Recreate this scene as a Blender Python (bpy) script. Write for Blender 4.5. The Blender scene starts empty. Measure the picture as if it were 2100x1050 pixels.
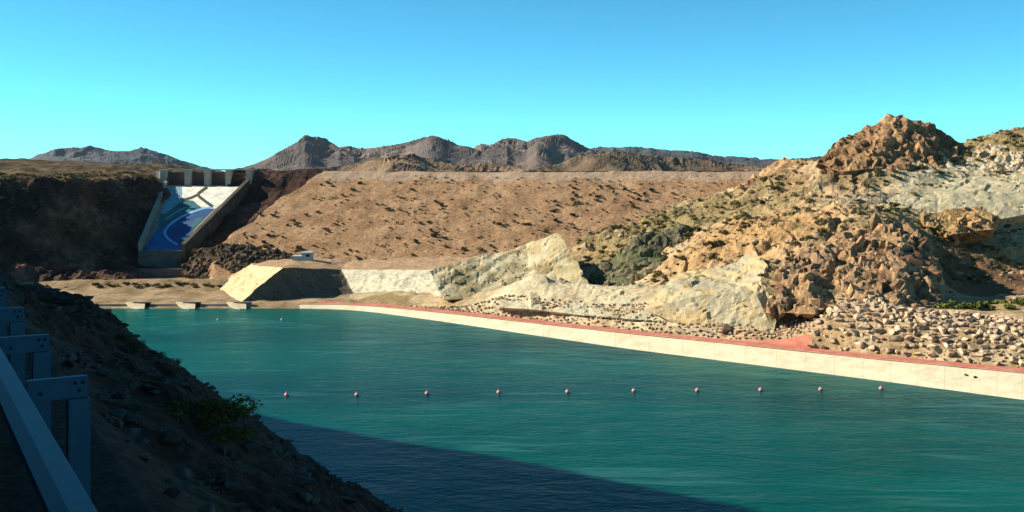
import bpy, bmesh, math, random
import numpy as np
from mathutils import Vector, Matrix

random.seed(7)
rng = np.random.default_rng(11)
S = bpy.context.scene
COL = S.collection

# ------------------------------------------------------------------ camera, sky, sun, exposure
H = 34.0                      # eye height above the water
F = 2100.0                    # focal length in photo pixels
HOR = 350.0                   # photo row of the horizon
cam_d = bpy.data.cameras.new('camera')
cam_d.sensor_width = 36.0
cam_d.lens = 36.0
cam_d.shift_y = -(525 - HOR) / 2100.0
cam_d.clip_start = 0.05
cam_d.clip_end = 30000
cam = bpy.data.objects.new('camera', cam_d)
cam.location = (0, 0, H)
cam.rotation_euler = (math.radians(90), 0, 0)
COL.objects.link(cam)
S.camera = cam

SUN_EL = math.radians(30)
SUN_AZ = math.radians(6)      # degrees forward of due left
sv = Vector((-math.cos(SUN_EL) * math.cos(SUN_AZ), math.cos(SUN_EL) * math.sin(SUN_AZ), math.sin(SUN_EL)))

world = bpy.data.worlds.new('World')
S.world = world
world.use_nodes = True
wn, wl = world.node_tree.nodes, world.node_tree.links
wn.clear()
sky = wn.new('ShaderNodeTexSky')
sky.sky_type = 'NISHITA'
sky.sun_disc = False
sky.sun_elevation = SUN_EL
sky.sun_rotation = math.radians(-90) + SUN_AZ
sky.air_density = 0.38
sky.dust_density = 0.0
sky.ozone_density = 1.2
tint = wn.new('ShaderNodeMix'); tint.data_type = 'RGBA'; tint.blend_type = 'MULTIPLY'
tint.inputs[0].default_value = 1.0
tint.inputs[7].default_value = (0.30, 1.0, 0.95, 1)
bg = wn.new('ShaderNodeBackground'); bg.inputs[1].default_value = 0.110
wo = wn.new('ShaderNodeOutputWorld')
wl.new(sky.outputs[0], tint.inputs[6]); wl.new(tint.outputs[2], bg.inputs[0]); wl.new(bg.outputs[0], wo.inputs[0])

sun_d = bpy.data.lights.new('sun', 'SUN')
sun_d.energy = 5.0
sun_d.angle = math.radians(0.5)
sun_d.color = (1.0, 0.90, 0.74)
sun = bpy.data.objects.new('sun', sun_d)
sun.rotation_euler = sv.to_track_quat('Z', 'Y').to_euler()
COL.objects.link(sun)

S.view_settings.view_transform = 'Standard'
S.view_settings.look = 'None'
S.view_settings.gamma = 1.0
S.view_settings.exposure = 1.08
S.view_settings.use_curve_mapping = False
S.cycles.max_bounces = 5
S.cycles.diffuse_bounces = 2
S.cycles.glossy_bounces = 3
S.cycles.volume_bounces = 0
S.cycles.use_denoising = True

# ------------------------------------------------------------------ helpers
def P(px, py, d):
    """world point seen at photo pixel (px, py) at distance d"""
    return np.array([(px - 1050) / F * d, d, H - (py - HOR) / F * d])

def PZ(px, py, z):
    d = (H - z) * F / (py - HOR)
    return np.array(np.broadcast_arrays((px - 1050) / F * d, d, np.asarray(z, float)))

def _h(ix, iy, iz, seed):
    h = (ix.astype(np.int64) * 374761393 + iy.astype(np.int64) * 668265263 + iz.astype(np.int64) * 2147483647 + seed * 1274126177) & 0xffffffff
    h = ((h ^ (h >> 13)) * 1274126177) & 0xffffffff
    h = ((h ^ (h >> 16)) * 2246822519) & 0xffffffff
    return ((h ^ (h >> 15)) & 0xffffff) / float(0xffffff)

def vnoise(x, y, z, seed=0):
    x, y, z = np.broadcast_arrays(np.asarray(x, float), np.asarray(y, float), np.asarray(z, float))
    ix, iy, iz = np.floor(x), np.floor(y), np.floor(z)
    fx, fy, fz = x - ix, y - iy, z - iz
    fx, fy, fz = (t * t * t * (t * (t * 6 - 15) + 10) for t in (fx, fy, fz))
    r = 0
    for a in (0, 1):
        for b in (0, 1):
            for c in (0, 1):
                r = r + _h(ix + a, iy + b, iz + c, seed) * (fx if a else 1 - fx) * (fy if b else 1 - fy) * (fz if c else 1 - fz)
    return r * 2 - 1

def fbm(x, y, z=0.0, oct=4, seed=0, gain=0.5):
    r, a, f = 0, 1.0, 1.0
    for o in range(oct):
        r = r + a * vnoise(np.asarray(x) * f, np.asarray(y) * f, np.asarray(z) * f, seed + o * 17)
        a *= gain; f *= 2.03
    return r

def ridged(x, y, z=0.0, oct=4, seed=0):
    r, a, f = 0, 1.0, 1.0
    for o in range(oct):
        r = r + a * (1 - np.abs(vnoise(np.asarray(x) * f, np.asarray(y) * f, np.asarray(z) * f, seed + o * 31)) * 2)
        a *= 0.5; f *= 2.1
    return r

def cells(x, y, z, seed=0):
    """worley: (value of the nearest cell, F2 - F1)"""
    ix, iy, iz = np.floor(x), np.floor(y), np.floor(z)
    f1 = np.full(x.shape, 9.0); f2 = np.full(x.shape, 9.0); val = np.zeros(x.shape); til = np.zeros(x.shape)
    for a in (-1, 0, 1):
        for b in (-1, 0, 1):
            for c in (-1, 0, 1):
                cx, cy, cz = ix + a, iy + b, iz + c
                dx = cx + _h(cx, cy, cz, seed + 1) - x
                dy = cy + _h(cx, cy, cz, seed + 2) - y
                dz = cz + _h(cx, cy, cz, seed + 3) - z
                d = np.sqrt(dx * dx + dy * dy + dz * dz)
                near = d < f1
                f2 = np.where(near, f1, np.minimum(f2, d))
                val = np.where(near, _h(cx, cy, cz, seed + 4), val)
                til = np.where(near, -(dx * (_h(cx, cy, cz, seed + 5) - 0.5) + dy * (_h(cx, cy, cz, seed + 6) - 0.5) + dz * (_h(cx, cy, cz, seed + 7) - 0.5)), til)
                f1 = np.where(near, d, f1)
    return val, f2 - f1, til

def sstep(a, b, x):
    t = np.clip((np.asarray(x, float) - a) / (b - a), 0, 1)
    return t * t * (3 - 2 * t)

def new_mesh(name, verts, faces, mat=None, smooth=False, cols=None):
    me = bpy.data.meshes.new(name)
    verts = np.asarray(verts, dtype=np.float32)
    if isinstance(faces, np.ndarray):
        n, k = faces.shape
        me.vertices.add(len(verts)); me.vertices.foreach_set('co', verts.ravel())
        me.loops.add(n * k); me.loops.foreach_set('vertex_index', faces.astype(np.int32).ravel())
        me.polygons.add(n)
        me.polygons.foreach_set('loop_start', np.arange(0, n * k, k, dtype=np.int32))
        me.update(calc_edges=True)
    else:
        me.from_pydata([tuple(v) for v in verts], [], faces)
        me.update()
    me.validate()
    me.polygons.foreach_set('use_smooth', np.full(len(me.polygons), bool(smooth)))
    if cols is not None:
        at = me.color_attributes.new('rock', 'FLOAT_COLOR', 'POINT')
        c4 = np.ones((len(verts), 4), dtype=np.float32); c4[:, :3] = cols
        at.data.foreach_set('color', c4.ravel())
    if mat:
        me.materials.append(mat)
    return me

def link(name, me, parent=None, label=None, cat=None, group=None, kind=None, loc=None, rot=None, scl=None):
    o = bpy.data.objects.new(name, me)
    COL.objects.link(o)
    if parent: o.parent = parent
    if label: o['label'] = label
    if cat: o['category'] = cat
    if group: o['group'] = group
    if kind: o['kind'] = kind
    if loc is not None: o.location = tuple(loc)
    if rot is not None: o.rotation_euler = tuple(rot)
    if scl is not None: o.scale = tuple(scl) if hasattr(scl, '__len__') else (scl,) * 3
    return o

def grid_faces(nr, nc):
    i = np.arange(nr - 1)[:, None] * nc + np.arange(nc - 1)[None, :]
    return np.stack([i, i + 1, i + nc + 1, i + nc], -1).reshape(-1, 4)

def box(sx, sy, sz, c=(0, 0, 0), bevel=0.0):
    bm = bmesh.new()
    bmesh.ops.create_cube(bm, size=1.0)
    for v in bm.verts:
        v.co = Vector((v.co.x * sx + c[0], v.co.y * sy + c[1], v.co.z * sz + c[2]))
    if bevel:
        bmesh.ops.bevel(bm, geom=bm.edges[:], offset=bevel, segments=2, affect='EDGES')
    return bm

def bm_mesh(name, bm, mat, smooth=False):
    bmesh.ops.recalc_face_normals(bm, faces=bm.faces[:])
    me = bpy.data.meshes.new(name); bm.to_mesh(me); bm.free()
    me.materials.append(mat)
    if smooth:
        for p in me.polygons: p.use_smooth = True
    return me

# ------------------------------------------------------------------ materials
def mat_base(name):
    m = bpy.data.materials.new(name); m.use_nodes = True
    nt = m.node_tree
    return m, nt.nodes, nt.links, nt.nodes['Principled BSDF']

def ramp(n, cols):
    r = n.new('ShaderNodeValToRGB')
    e = r.color_ramp.elements
    while len(e) < len(cols): e.new(0.5)
    for i, (p, c) in enumerate(cols):
        e[i].position = p; e[i].color = (*c, 1)
    return r

def ground_mat(name, cols, scale=0.1, bump=0.6, dist=0.3, bscale=None, rough=0.95, attr=False, local=False, fine=(0.55, 1.3), rand=0.0, detail=8):
    """mottled natural surface: large patches, fine speckle, relief"""
    m, n, l, b = mat_base(name)
    if local:
        tc = n.new('ShaderNodeTexCoord'); pos = tc.outputs['Object']
    else:
        g = n.new('ShaderNodeNewGeometry'); pos = g.outputs['Position']
    n1 = n.new('ShaderNodeTexNoise'); n1.inputs['Scale'].default_value = scale; n1.inputs['Detail'].default_value = detail; n1.inputs['Roughness'].default_value = 0.65
    l.new(pos, n1.inputs['Vector'])
    if attr:
        at = n.new('ShaderNodeAttribute'); at.attribute_name = 'rock'
        c_out = at.outputs['Color']
        r = ramp(n, cols); l.new(n1.outputs['Fac'], r.inputs[0])
        mx = n.new('ShaderNodeMix'); mx.data_type = 'RGBA'; mx.blend_type = 'MULTIPLY'; mx.inputs[0].default_value = 1
        l.new(c_out, mx.inputs[6]); l.new(r.outputs[0], mx.inputs[7]); c_out = mx.outputs[2]
    else:
        r = ramp(n, cols); l.new(n1.outputs['Fac'], r.inputs[0]); c_out = r.outputs[0]
    n2 = n.new('ShaderNodeTexNoise'); n2.inputs['Scale'].default_value = (bscale or scale * 8); n2.inputs['Detail'].default_value = 6; n2.inputs['Roughness'].default_value = 0.7
    l.new(pos, n2.inputs['Vector'])
    mr = n.new('ShaderNodeMapRange'); mr.inputs['From Min'].default_value = 0.3; mr.inputs['From Max'].default_value = 0.7
    mr.inputs['To Min'].default_value = fine[0]; mr.inputs['To Max'].default_value = fine[1]
    l.new(n2.outputs['Fac'], mr.inputs['Value'])
    mu = n.new('ShaderNodeMix'); mu.data_type = 'RGBA'; mu.blend_type = 'MULTIPLY'; mu.inputs[0].default_value = 1
    l.new(c_out, mu.inputs[6]); l.new(mr.outputs[0], mu.inputs[7]); c_out = mu.outputs[2]
    if rand:
        oi = n.new('ShaderNodeObjectInfo')
        hv = n.new('ShaderNodeHueSaturation')
        m2 = n.new('ShaderNodeMapRange'); m2.inputs['To Min'].default_value = 1 - rand; m2.inputs['To Max'].default_value = 1 + rand
        l.new(oi.outputs['Random'], m2.inputs['Value']); l.new(m2.outputs[0], hv.inputs['Value'])
        l.new(c_out, hv.inputs['Color']); c_out = hv.outputs[0]
    l.new(c_out, b.inputs['Base Color'])
    b.inputs['Roughness'].default_value = rough
    b.inputs['Specular IOR Level'].default_value = 0.15
    bp = n.new('ShaderNodeBump'); bp.inputs['Strength'].default_value = bump; bp.inputs['Distance'].default_value = dist
    l.new(n2.outputs['Fac'], bp.inputs['Height']); l.new(bp.outputs[0], b.inputs['Normal'])
    return m

WH = ((0.3, (0.62, 0.62, 0.60)), (0.5, (1, 1, 1)), (0.7, (1.28, 1.22, 1.1)))
M = {}
M['hill'] = ground_mat('hill_ground', WH, 0.22, 0.7, 0.35, 1.1, attr=True, fine=(0.5, 1.35))
M['crag'] = ground_mat('crag_rock', WH, 0.35, 1.0, 0.35, 1.6, attr=True, fine=(0.55, 1.35))
M['slab'] = ground_mat('slab_rock', ((0.32, (0.75, 0.76, 0.72)), (0.5, (1, 1, 1)), (0.7, (1.1, 1.08, 1.0))), 0.3, 0.7, 0.25, 1.8, attr=True, fine=(0.75, 1.15))
M['dam'] = ground_mat('dam_fill', ((0.3, (0.20, 0.112, 0.055)), (0.5, (0.315, 0.187, 0.098)), (0.7, (0.40, 0.255, 0.14))), 0.12, 0.6, 0.25, 1.5, fine=(0.5, 1.4))
M['crest'] = ground_mat('crest_gravel', ((0.3, (0.27, 0.185, 0.12)), (0.7, (0.39, 0.28, 0.19))), 0.12, 0.6, 0.2, 1.2, fine=(0.75, 1.2))
M['bank'] = ground_mat('shaded_bank_soil', ((0.3, (0.026, 0.011, 0.007)), (0.5, (0.062, 0.026, 0.017)), (0.7, (0.105, 0.050, 0.034))), 0.7, 1.0, 0.2, 6.0, fine=(0.3, 1.7))  # kept very dark to stand in for the bank's deep shade
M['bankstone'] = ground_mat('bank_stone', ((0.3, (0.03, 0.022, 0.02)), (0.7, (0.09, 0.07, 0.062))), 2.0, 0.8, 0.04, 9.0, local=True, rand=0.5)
M['abut'] = ground_mat('shaded_abutment_soil', ((0.34, (0.012, 0.010, 0.009)), (0.5, (0.060, 0.031, 0.022)), (0.66, (0.19, 0.10, 0.07))), 0.08, 1.0, 0.6, 0.6, fine=(0.4, 1.5))  # slope soil darkened to imitate deep shade, unlike the plateau
M['plateau'] = ground_mat('plateau_soil', ((0.36, (0.04, 0.034, 0.016)), (0.52, (0.095, 0.062, 0.03)), (0.70, (0.23, 0.145, 0.07))), 0.15, 0.9, 0.4, 0.8)
M['floor'] = ground_mat('valley_soil', ((0.32, (0.13, 0.095, 0.04)), (0.5, (0.26, 0.18, 0.10)), (0.68, (0.38, 0.28, 0.17))), 0.16, 0.8, 0.25, 1.2, fine=(0.7, 1.25))
M['berm'] = ground_mat('berm_rock', WH, 0.3, 0.9, 0.3, 1.3, attr=True, fine=(0.6, 1.3))
M['conc'] = ground_mat('cream_concrete', ((0.3, (0.47, 0.395, 0.265)), (0.5, (0.58, 0.505, 0.35)), (0.7, (0.63, 0.56, 0.40))), 0.35, 0.3, 0.03, 2.5, rough=0.85, fine=(0.8, 1.1))
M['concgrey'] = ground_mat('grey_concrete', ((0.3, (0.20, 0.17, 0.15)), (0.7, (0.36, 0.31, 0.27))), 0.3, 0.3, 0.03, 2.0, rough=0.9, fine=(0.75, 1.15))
M['pier'] = ground_mat('pier_concrete', ((0.3, (0.38, 0.31, 0.24)), (0.7, (0.52, 0.44, 0.35))), 0.3, 0.3, 0.03, 2.0, rough=0.9, fine=(0.75, 1.15))
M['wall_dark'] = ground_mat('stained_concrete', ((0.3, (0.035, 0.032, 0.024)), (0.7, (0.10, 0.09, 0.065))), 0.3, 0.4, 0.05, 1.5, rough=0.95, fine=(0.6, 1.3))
M['concold'] = ground_mat('weathered_concrete', ((0.3, (0.10, 0.09, 0.08)), (0.7, (0.19, 0.17, 0.15))), 0.3, 0.3, 0.03, 2.0, rough=0.9, fine=(0.7, 1.2))
M['red'] = ground_mat('red_paving', ((0.3, (0.33, 0.105, 0.07)), (0.5, (0.43, 0.15, 0.105)), (0.7, (0.50, 0.24, 0.18))), 0.5, 0.3, 0.03, 2.5, rough=0.9, fine=(0.85, 1.12))
M['stone'] = ground_mat('riprap_stone', ((0.3, (0.31, 0.215, 0.14)), (0.5, (0.46, 0.345, 0.235)), (0.7, (0.58, 0.46, 0.33))), 0.9, 0.7, 0.12, 3.0, local=True, rand=0.35)
M['stonebed'] = ground_mat('riprap_bed', ((0.3, (0.24, 0.17, 0.11)), (0.7, (0.42, 0.31, 0.21))), 0.4, 1.0, 0.3, 1.8)
M['asphalt'] = ground_mat('asphalt', ((0.3, (0.012, 0.012, 0.013)), (0.7, (0.022, 0.022, 0.024))), 1.2, 0.4, 0.01, 60, rough=0.95, fine=(0.8, 1.15))
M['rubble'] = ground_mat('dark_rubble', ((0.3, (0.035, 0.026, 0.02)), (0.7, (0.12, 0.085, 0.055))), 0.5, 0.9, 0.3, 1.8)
M['ground'] = ground_mat('plain', ((0.3, (0.12, 0.09, 0.05)), (0.7, (0.24, 0.17, 0.10))), 0.004, 0.5, 1.0, 0.03)

def plain(name, col, rough=0.7, metal=0.0, scale=3.0, lo=0.75, hi=1.22):
    m, n, l, b = mat_base(name)
    nz = n.new('ShaderNodeTexNoise'); nz.inputs['Scale'].default_value = scale; nz.inputs['Detail'].default_value = 7; nz.inputs['Roughness'].default_value = 0.65
    tc = n.new('ShaderNodeTexCoord'); l.new(tc.outputs['Object'], nz.inputs['Vector'])
    mr = n.new('ShaderNodeMapRange'); mr.inputs['From Min'].default_value = 0.25; mr.inputs['From Max'].default_value = 0.75; mr.inputs['To Min'].default_value = lo; mr.inputs['To Max'].default_value = hi
    l.new(nz.outputs['Fac'], mr.inputs['Value'])
    mu = n.new('ShaderNodeMix'); mu.data_type = 'RGBA'; mu.blend_type = 'MULTIPLY'; mu.inputs[0].default_value = 1
    mu.inputs[6].default_value = (*col, 1); l.new(mr.outputs[0], mu.inputs[7]); l.new(mu.outputs[2], b.inputs['Base Color'])
    b.inputs['Roughness'].default_value = rough; b.inputs['Metallic'].default_value = metal
    return m

M['galv'] = plain('galvanised_steel', (0.03, 0.085, 0.14), 0.55, 0.3)
M['hole'] = plain('bolt_hole', (0.008, 0.008, 0.009), 0.9)
M['gate'] = plain('gate_steel', (0.10, 0.06, 0.045), 0.7)
M['buoy'] = plain('buoy_shell', (0.55, 0.24, 0.27), 0.5)
M['buoyband'] = plain('buoy_band', (0.35, 0.10, 0.10), 0.5)
M['bluewall'] = plain('pale_blue_wall', (0.28, 0.42, 0.46), 0.8)
M['blueroof'] = plain('pale_metal_roof', (0.42, 0.52, 0.56), 0.6)
M['white'] = plain('white_paint', (0.78, 0.78, 0.74), 0.6)
M['mural_white'] = plain('mural_cream', (0.72, 0.70, 0.58), 0.8, scale=0.35, lo=0.5, hi=1.35)
M['mural_and_shade'] = plain('mural_and_shade_blue', (0.16, 0.30, 0.36), 0.8, scale=0.35, lo=0.5, hi=1.35)
M['mural_teal'] = plain('mural_teal', (0.015, 0.11, 0.13), 0.8, scale=0.35, lo=0.5, hi=1.35)
M['mural_blue'] = plain('mural_blue', (0.006, 0.06, 0.20), 0.8, scale=0.35, lo=0.5, hi=1.35)
M['mural_mid'] = plain('mural_mid_blue', (0.012, 0.10, 0.30), 0.8, scale=0.35, lo=0.5, hi=1.35)
M['mural_line'] = plain('mural_light_blue', (0.20, 0.46, 0.72), 0.8, scale=0.35, lo=0.5, hi=1.35)
M['mural_dark'] = plain('mural_dark_line', (0.05, 0.045, 0.02), 0.8, scale=0.35, lo=0.5, hi=1.35)

def leaf_mat(name, c1, c2):
    m, n, l, b = mat_base(name)
    oi = n.new('ShaderNodeObjectInfo'); g = n.new('ShaderNodeNewGeometry')
    nz = n.new('ShaderNodeTexNoise'); nz.inputs['Scale'].default_value = 2.5
    l.new(g.outputs['Position'], nz.inputs['Vector'])
    ad = n.new('ShaderNodeMath'); ad.operation = 'ADD'
    l.new(nz.outputs['Fac'], ad.inputs[0]); l.new(oi.outputs['Random'], ad.inputs[1])
    mr = n.new('ShaderNodeMapRange'); mr.inputs['From Min'].default_value = 0.3; mr.inputs['From Max'].default_value = 1.6
    l.new(ad.outputs[0], mr.inputs['Value'])
    r = ramp(n, ((0.0, c1), (1.0, c2))); l.new(mr.outputs[0], r.inputs[0])
    l.new(r.outputs[0], b.inputs['Base Color']); b.inputs['Roughness'].default_value = 0.85
    b.inputs['Specular IOR Level'].default_value = 0.09
    return m
M['leaf_olive'] = leaf_mat('olive_leaves', (0.06, 0.052, 0.02), (0.17, 0.14, 0.055))
M['leaf_dark'] = leaf_mat('dark_leaves', (0.03, 0.026, 0.012), (0.07, 0.05, 0.024))
M['leaf_green'] = leaf_mat('green_leaves', (0.05, 0.07, 0.015), (0.13, 0.15, 0.035))
M['leaf_bank'] = leaf_mat('bank_leaves', (0.02, 0.024, 0.008), (0.05, 0.055, 0.015))
M['leaf_yellow'] = leaf_mat('yellow_green_leaves', (0.045, 0.042, 0.006), (0.10, 0.088, 0.012))
M['twig'] = plain('twig', (0.05, 0.035, 0.025), 0.9)
M['grass'] = leaf_mat('dry_grass', (0.14, 0.11, 0.04), (0.30, 0.23, 0.10))

def water_mat():
    m, n, l, b = mat_base('canal_water')
    g = n.new('ShaderNodeNewGeometry')
    mp = n.new('ShaderNodeMapping'); mp.inputs['Rotation'].default_value = (0, 0, math.radians(38)); mp.inputs['Scale'].default_value = (0.22, 1.0, 1)
    l.new(g.outputs['Position'], mp.inputs['Vector'])
    big = n.new('ShaderNodeTexNoise'); big.inputs['Scale'].default_value = 0.035; big.inputs['Detail'].default_value = 5
    l.new(mp.outputs[0], big.inputs['Vector'])
    r = ramp(n, ((0.34, (0.0, 0.036, 0.032)), (0.5, (0.0, 0.060, 0.047)), (0.66, (0.0, 0.088, 0.066))))
    l.new(big.outputs['Fac'], r.inputs[0])
    # thin foam streaks drifting with the current
    st = n.new('ShaderNodeTexNoise'); st.inputs['Scale'].default_value = 0.11; st.inputs['Detail'].default_value = 3; st.inputs['Distortion'].default_value = 0.5
    mp2 = n.new('ShaderNodeMapping'); mp2.inputs['Rotation'].default_value = (0, 0, math.radians(33)); mp2.inputs['Scale'].default_value = (0.16, 1.0, 1)
    l.new(g.outputs['Position'], mp2.inputs['Vector']); l.new(mp2.outputs[0], st.inputs['Vector'])
    sr = ramp(n, ((0.465, (0, 0, 0)), (0.5, (0.34, 0.34, 0.34)), (0.535, (0, 0, 0))))
    l.new(st.outputs['Fac'], sr.inputs[0])
    brk = n.new('ShaderNodeTexNoise'); brk.inputs['Scale'].default_value = 0.05; l.new(g.outputs['Position'], brk.inputs['Vector'])
    br = ramp(n, ((0.48, (0, 0, 0)), (0.62, (0.5, 0.5, 0.5)))); l.new(brk.outputs['Fac'], br.inputs[0])
    mm = n.new('ShaderNodeMath'); mm.operation = 'MULTIPLY'; l.new(sr.outputs[0], mm.inputs[0]); l.new(br.outputs[0], mm.inputs[1])
    mx = n.new('ShaderNodeMix'); mx.data_type = 'RGBA'; mx.inputs[7].default_value = (0.10, 0.34, 0.32, 1)
    l.new(mm.outputs[0], mx.inputs[0]); l.new(r.outputs[0], mx.inputs[6])
    # wind ripples
    h = None
    for sc, w, det in ((0.22, 1.0, 4), (1.1, 0.35, 4)):
        t = n.new('ShaderNodeTexNoise'); t.inputs['Scale'].default_value = sc; t.inputs['Detail'].default_value = det; t.inputs['Roughness'].default_value = 0.6
        mq = n.new('ShaderNodeMapping'); mq.inputs['Rotation'].default_value = (0, 0, math.radians(40)); mq.inputs['Scale'].default_value = (0.55, 1.0, 1)
        l.new(g.outputs['Position'], mq.inputs['Vector']); l.new(mq.outputs[0], t.inputs['Vector'])
        k = n.new('ShaderNodeMath'); k.operation = 'MULTIPLY'; k.inputs[1].default_value = w; l.new(t.outputs['Fac'], k.inputs[0])
        if h is None: h = k.outputs[0]
        else:
            a = n.new('ShaderNodeMath'); a.operation = 'ADD'; l.new(h, a.inputs[0]); l.new(k.outputs[0], a.inputs[1]); h = a.outputs[0]
    bp = n.new('ShaderNodeBump'); bp.inputs['Strength'].default_value = 0.5; bp.inputs['Distance'].default_value = 0.55
    l.new(h, bp.inputs['Height'])
    df = n.new('ShaderNodeBsdfDiffuse'); l.new(mx.outputs[2], df.inputs['Color']); l.new(bp.outputs[0], df.inputs['Normal'])
    gl = n.new('ShaderNodeBsdfGlossy'); gl.inputs['Roughness'].default_value = 0.22; gl.inputs['Color'].default_value = (0.62, 0.88, 1.0, 1); l.new(bp.outputs[0], gl.inputs['Normal'])
    fr = n.new('ShaderNodeFresnel'); fr.inputs['IOR'].default_value = 1.33; l.new(bp.outputs[0], fr.inputs['Normal'])
    fk = n.new('ShaderNodeMath'); fk.operation = 'MULTIPLY'; fk.inputs[1].default_value = 0.55; l.new(fr.outputs[0], fk.inputs[0])
    ms = n.new('ShaderNodeMixShader'); l.new(fk.outputs[0], ms.inputs[0]); l.new(df.outputs[0], ms.inputs[1]); l.new(gl.outputs[0], ms.inputs[2])
    n.remove(b); l.new(ms.outputs[0], n['Material Output'].inputs['Surface'])
    return m
M['water'] = water_mat()

def mountain_mat(name, cols, scale):
    return ground_mat(name, cols, scale, 1.0, 12.0, scale * 6, fine=(0.5, 1.4))
M['mt_centre'] = mountain_mat('mountain_rock', ((0.3, (0.05, 0.042, 0.042)), (0.5, (0.10, 0.08, 0.07)), (0.7, (0.17, 0.125, 0.10))), 0.004)
M['mt_far'] = mountain_mat('hazed_mountain_rock', ((0.3, (0.03, 0.036, 0.045)), (0.7, (0.085, 0.09, 0.10))), 0.004)  # blue cast of distance haze mixed into the rock colour
M['mt_low'] = mountain_mat('foothill_soil', ((0.3, (0.06, 0.05, 0.03)), (0.5, (0.15, 0.10, 0.06)), (0.7, (0.26, 0.17, 0.10))), 0.008)

# ------------------------------------------------------------------ ground and water
ang = np.linspace(0, 2 * math.pi, 97)[:-1]
rad = np.array([0.0, 60, 250, 800, 2000, 5000, 12000])
gv = [(0, 0, -4)]
for r_ in rad[1:]:
    for a in ang: gv.append((r_ * math.cos(a), r_ * math.sin(a), -4 - (r_ / 12000) * 4))
gf = [(0, 1 + i, 1 + (i + 1) % 96) for i in range(96)]
for k in range(len(rad) - 2):
    for i in range(96):
        a, b_ = 1 + k * 96 + i, 1 + k * 96 + (i + 1) % 96
        gf.append((a, a + 96, b_ + 96, b_))
link('ground', new_mesh('ground', gv, gf, M['ground']), kind='structure')

# shore lines, as photo rows by photo column at known heights
WL = np.array([(-200, 632), (450, 632), (600, 632), (730, 635), (900, 658), (1100, 688), (1300, 717), (1500, 742), (1800, 780), (2100, 820), (2500, 874), (3000, 942)], float)
PL = np.array([(-200, 620), (450, 622), (600, 624), (730, 625), (900, 641), (1100, 664), (1300, 686), (1500, 706), (1800, 738), (2100, 766), (2500, 804), (3000, 852)], float)
def smooth_interp(tab, px, w=60):
    return np.mean([np.interp(np.asarray(px, float) + o, tab[:, 0], tab[:, 1]) for o in np.linspace(-w, w, 9)], axis=0)
ZPT = np.array([(450, 0.6), (600, 0.75), (730, 0.9), (900, 1.2), (1100, 1.5), (1500, 2.0), (2100, 2.2)])
def zp(px): return np.interp(px, ZPT[:, 0], ZPT[:, 1])
ZP = 2.2
def water_pt(px): return PZ(px, smooth_interp(WL, px), 0.0)
def path_pt(px): return PZ(px, smooth_interp(PL, px), zp(px))

wv = [(-400, -150, 0), (260, -150, 0), (260, 330, 0), (-400, 330, 0)]
nx, ny = 60, 60
xs, ys = np.linspace(-330, 230, nx), np.linspace(-60, 275, ny)
X, Y = np.meshgrid(xs, ys)
link('canal_water', new_mesh('canal_water', np.stack([X, Y, np.zeros_like(X)], -1).reshape(-1, 3), grid_faces(ny, nx), M['water'], True), kind='structure')

# ------------------------------------------------------------------ shaded bank under the road, with the hill above it
du, dv = np.array([-0.5, 0.866]), np.array([0.866, 0.5])
def uv2xy(u, v): return u * du[0] + v * dv[0], u * du[1] + v * dv[1]
def xy2uv(x, y): return x * du[0] + y * du[1], x * dv[0] + y * dv[1]
def bend(u): 
    t = np.maximum(0, u - 35)
    return 12 * (1 - np.exp(-0.0034 / 12 * t * t))
ROADZ = H - 2.05
def bank_z(u, v, rough=True):
    u, v = np.asarray(u, float), np.asarray(v, float)
    w = v + bend(u)
    k = 0.82 + 0.07 * sstep(10, 60, u)
    zk = H - k * 18
    z0 = ROADZ - 0.06
    z = np.where(w < 1.3, z0, np.where(w < 18, z0 + (zk - z0) * (w - 1.3) / 16.7, zk - (w - 18) * 1.08))
    z = z + 1.7 * np.exp(-(((u - 56) / 8) ** 2 + ((v - 7.4) / 2.0) ** 2))
    z = z - 0.75 * sstep(12, 30, u) * sstep(1.0, 2.2, w) * sstep(9, 4, w)
    hill = sstep(-9, -34, v) * np.interp(u, [-60, 60, 120, 138, 160, 185, 215, 260, 330], [66, 62, 54, 49, 41, 26, 9, -8, -20])
    z = z + hill * (1 + 0.10 * fbm(u / 14, v / 14, 0, 3, 19))
    if rough:
        a = sstep(1.2, 2.5, w) + sstep(-9, -12, v)
        z = z + a * (0.35 * fbm(u / 5, v / 5, 0, 3, 5) + 0.20 * ridged(u / 1.9, v / 1.9, 0, 3, 9) + 0.07 * fbm(u / 0.5, v / 0.5, 0, 2, 13))
    return np.maximum(z, -3.5)

uu = np.concatenate([np.arange(-90, 0, 6.0), np.arange(0, 3, 0.6), np.arange(3, 24, 0.14), np.arange(24, 75, 0.30), np.geomspace(75, 330, 60)])
vv = np.concatenate([np.arange(-110, -8, 4.0), np.array([-7.6, -7.2, -4, -1, 0.4, 0.8]), np.arange(1.1, 9, 0.13), np.arange(9, 24, 0.26), np.geomspace(24, 46, 22)])
U, V = np.meshgrid(uu, vv)
X, Y = uv2xy(U, V)
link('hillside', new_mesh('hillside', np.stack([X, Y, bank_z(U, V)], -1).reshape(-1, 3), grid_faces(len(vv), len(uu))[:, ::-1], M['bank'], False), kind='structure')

# road
ru = np.linspace(-80, 60, 90)
rv, rf = [], []
for i, u in enumerate(ru):
    for v in (-6.8, 0.35):
        x, y = uv2xy(u, v - float(bend(u)))
        rv.append((x, y, ROADZ))
rf = [(2 * i, 2 * i + 1, 2 * i + 3, 2 * i + 2) for i in range(len(ru) - 1)]
link('road', new_mesh('road', rv, rf, M['asphalt']), kind='structure')

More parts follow.
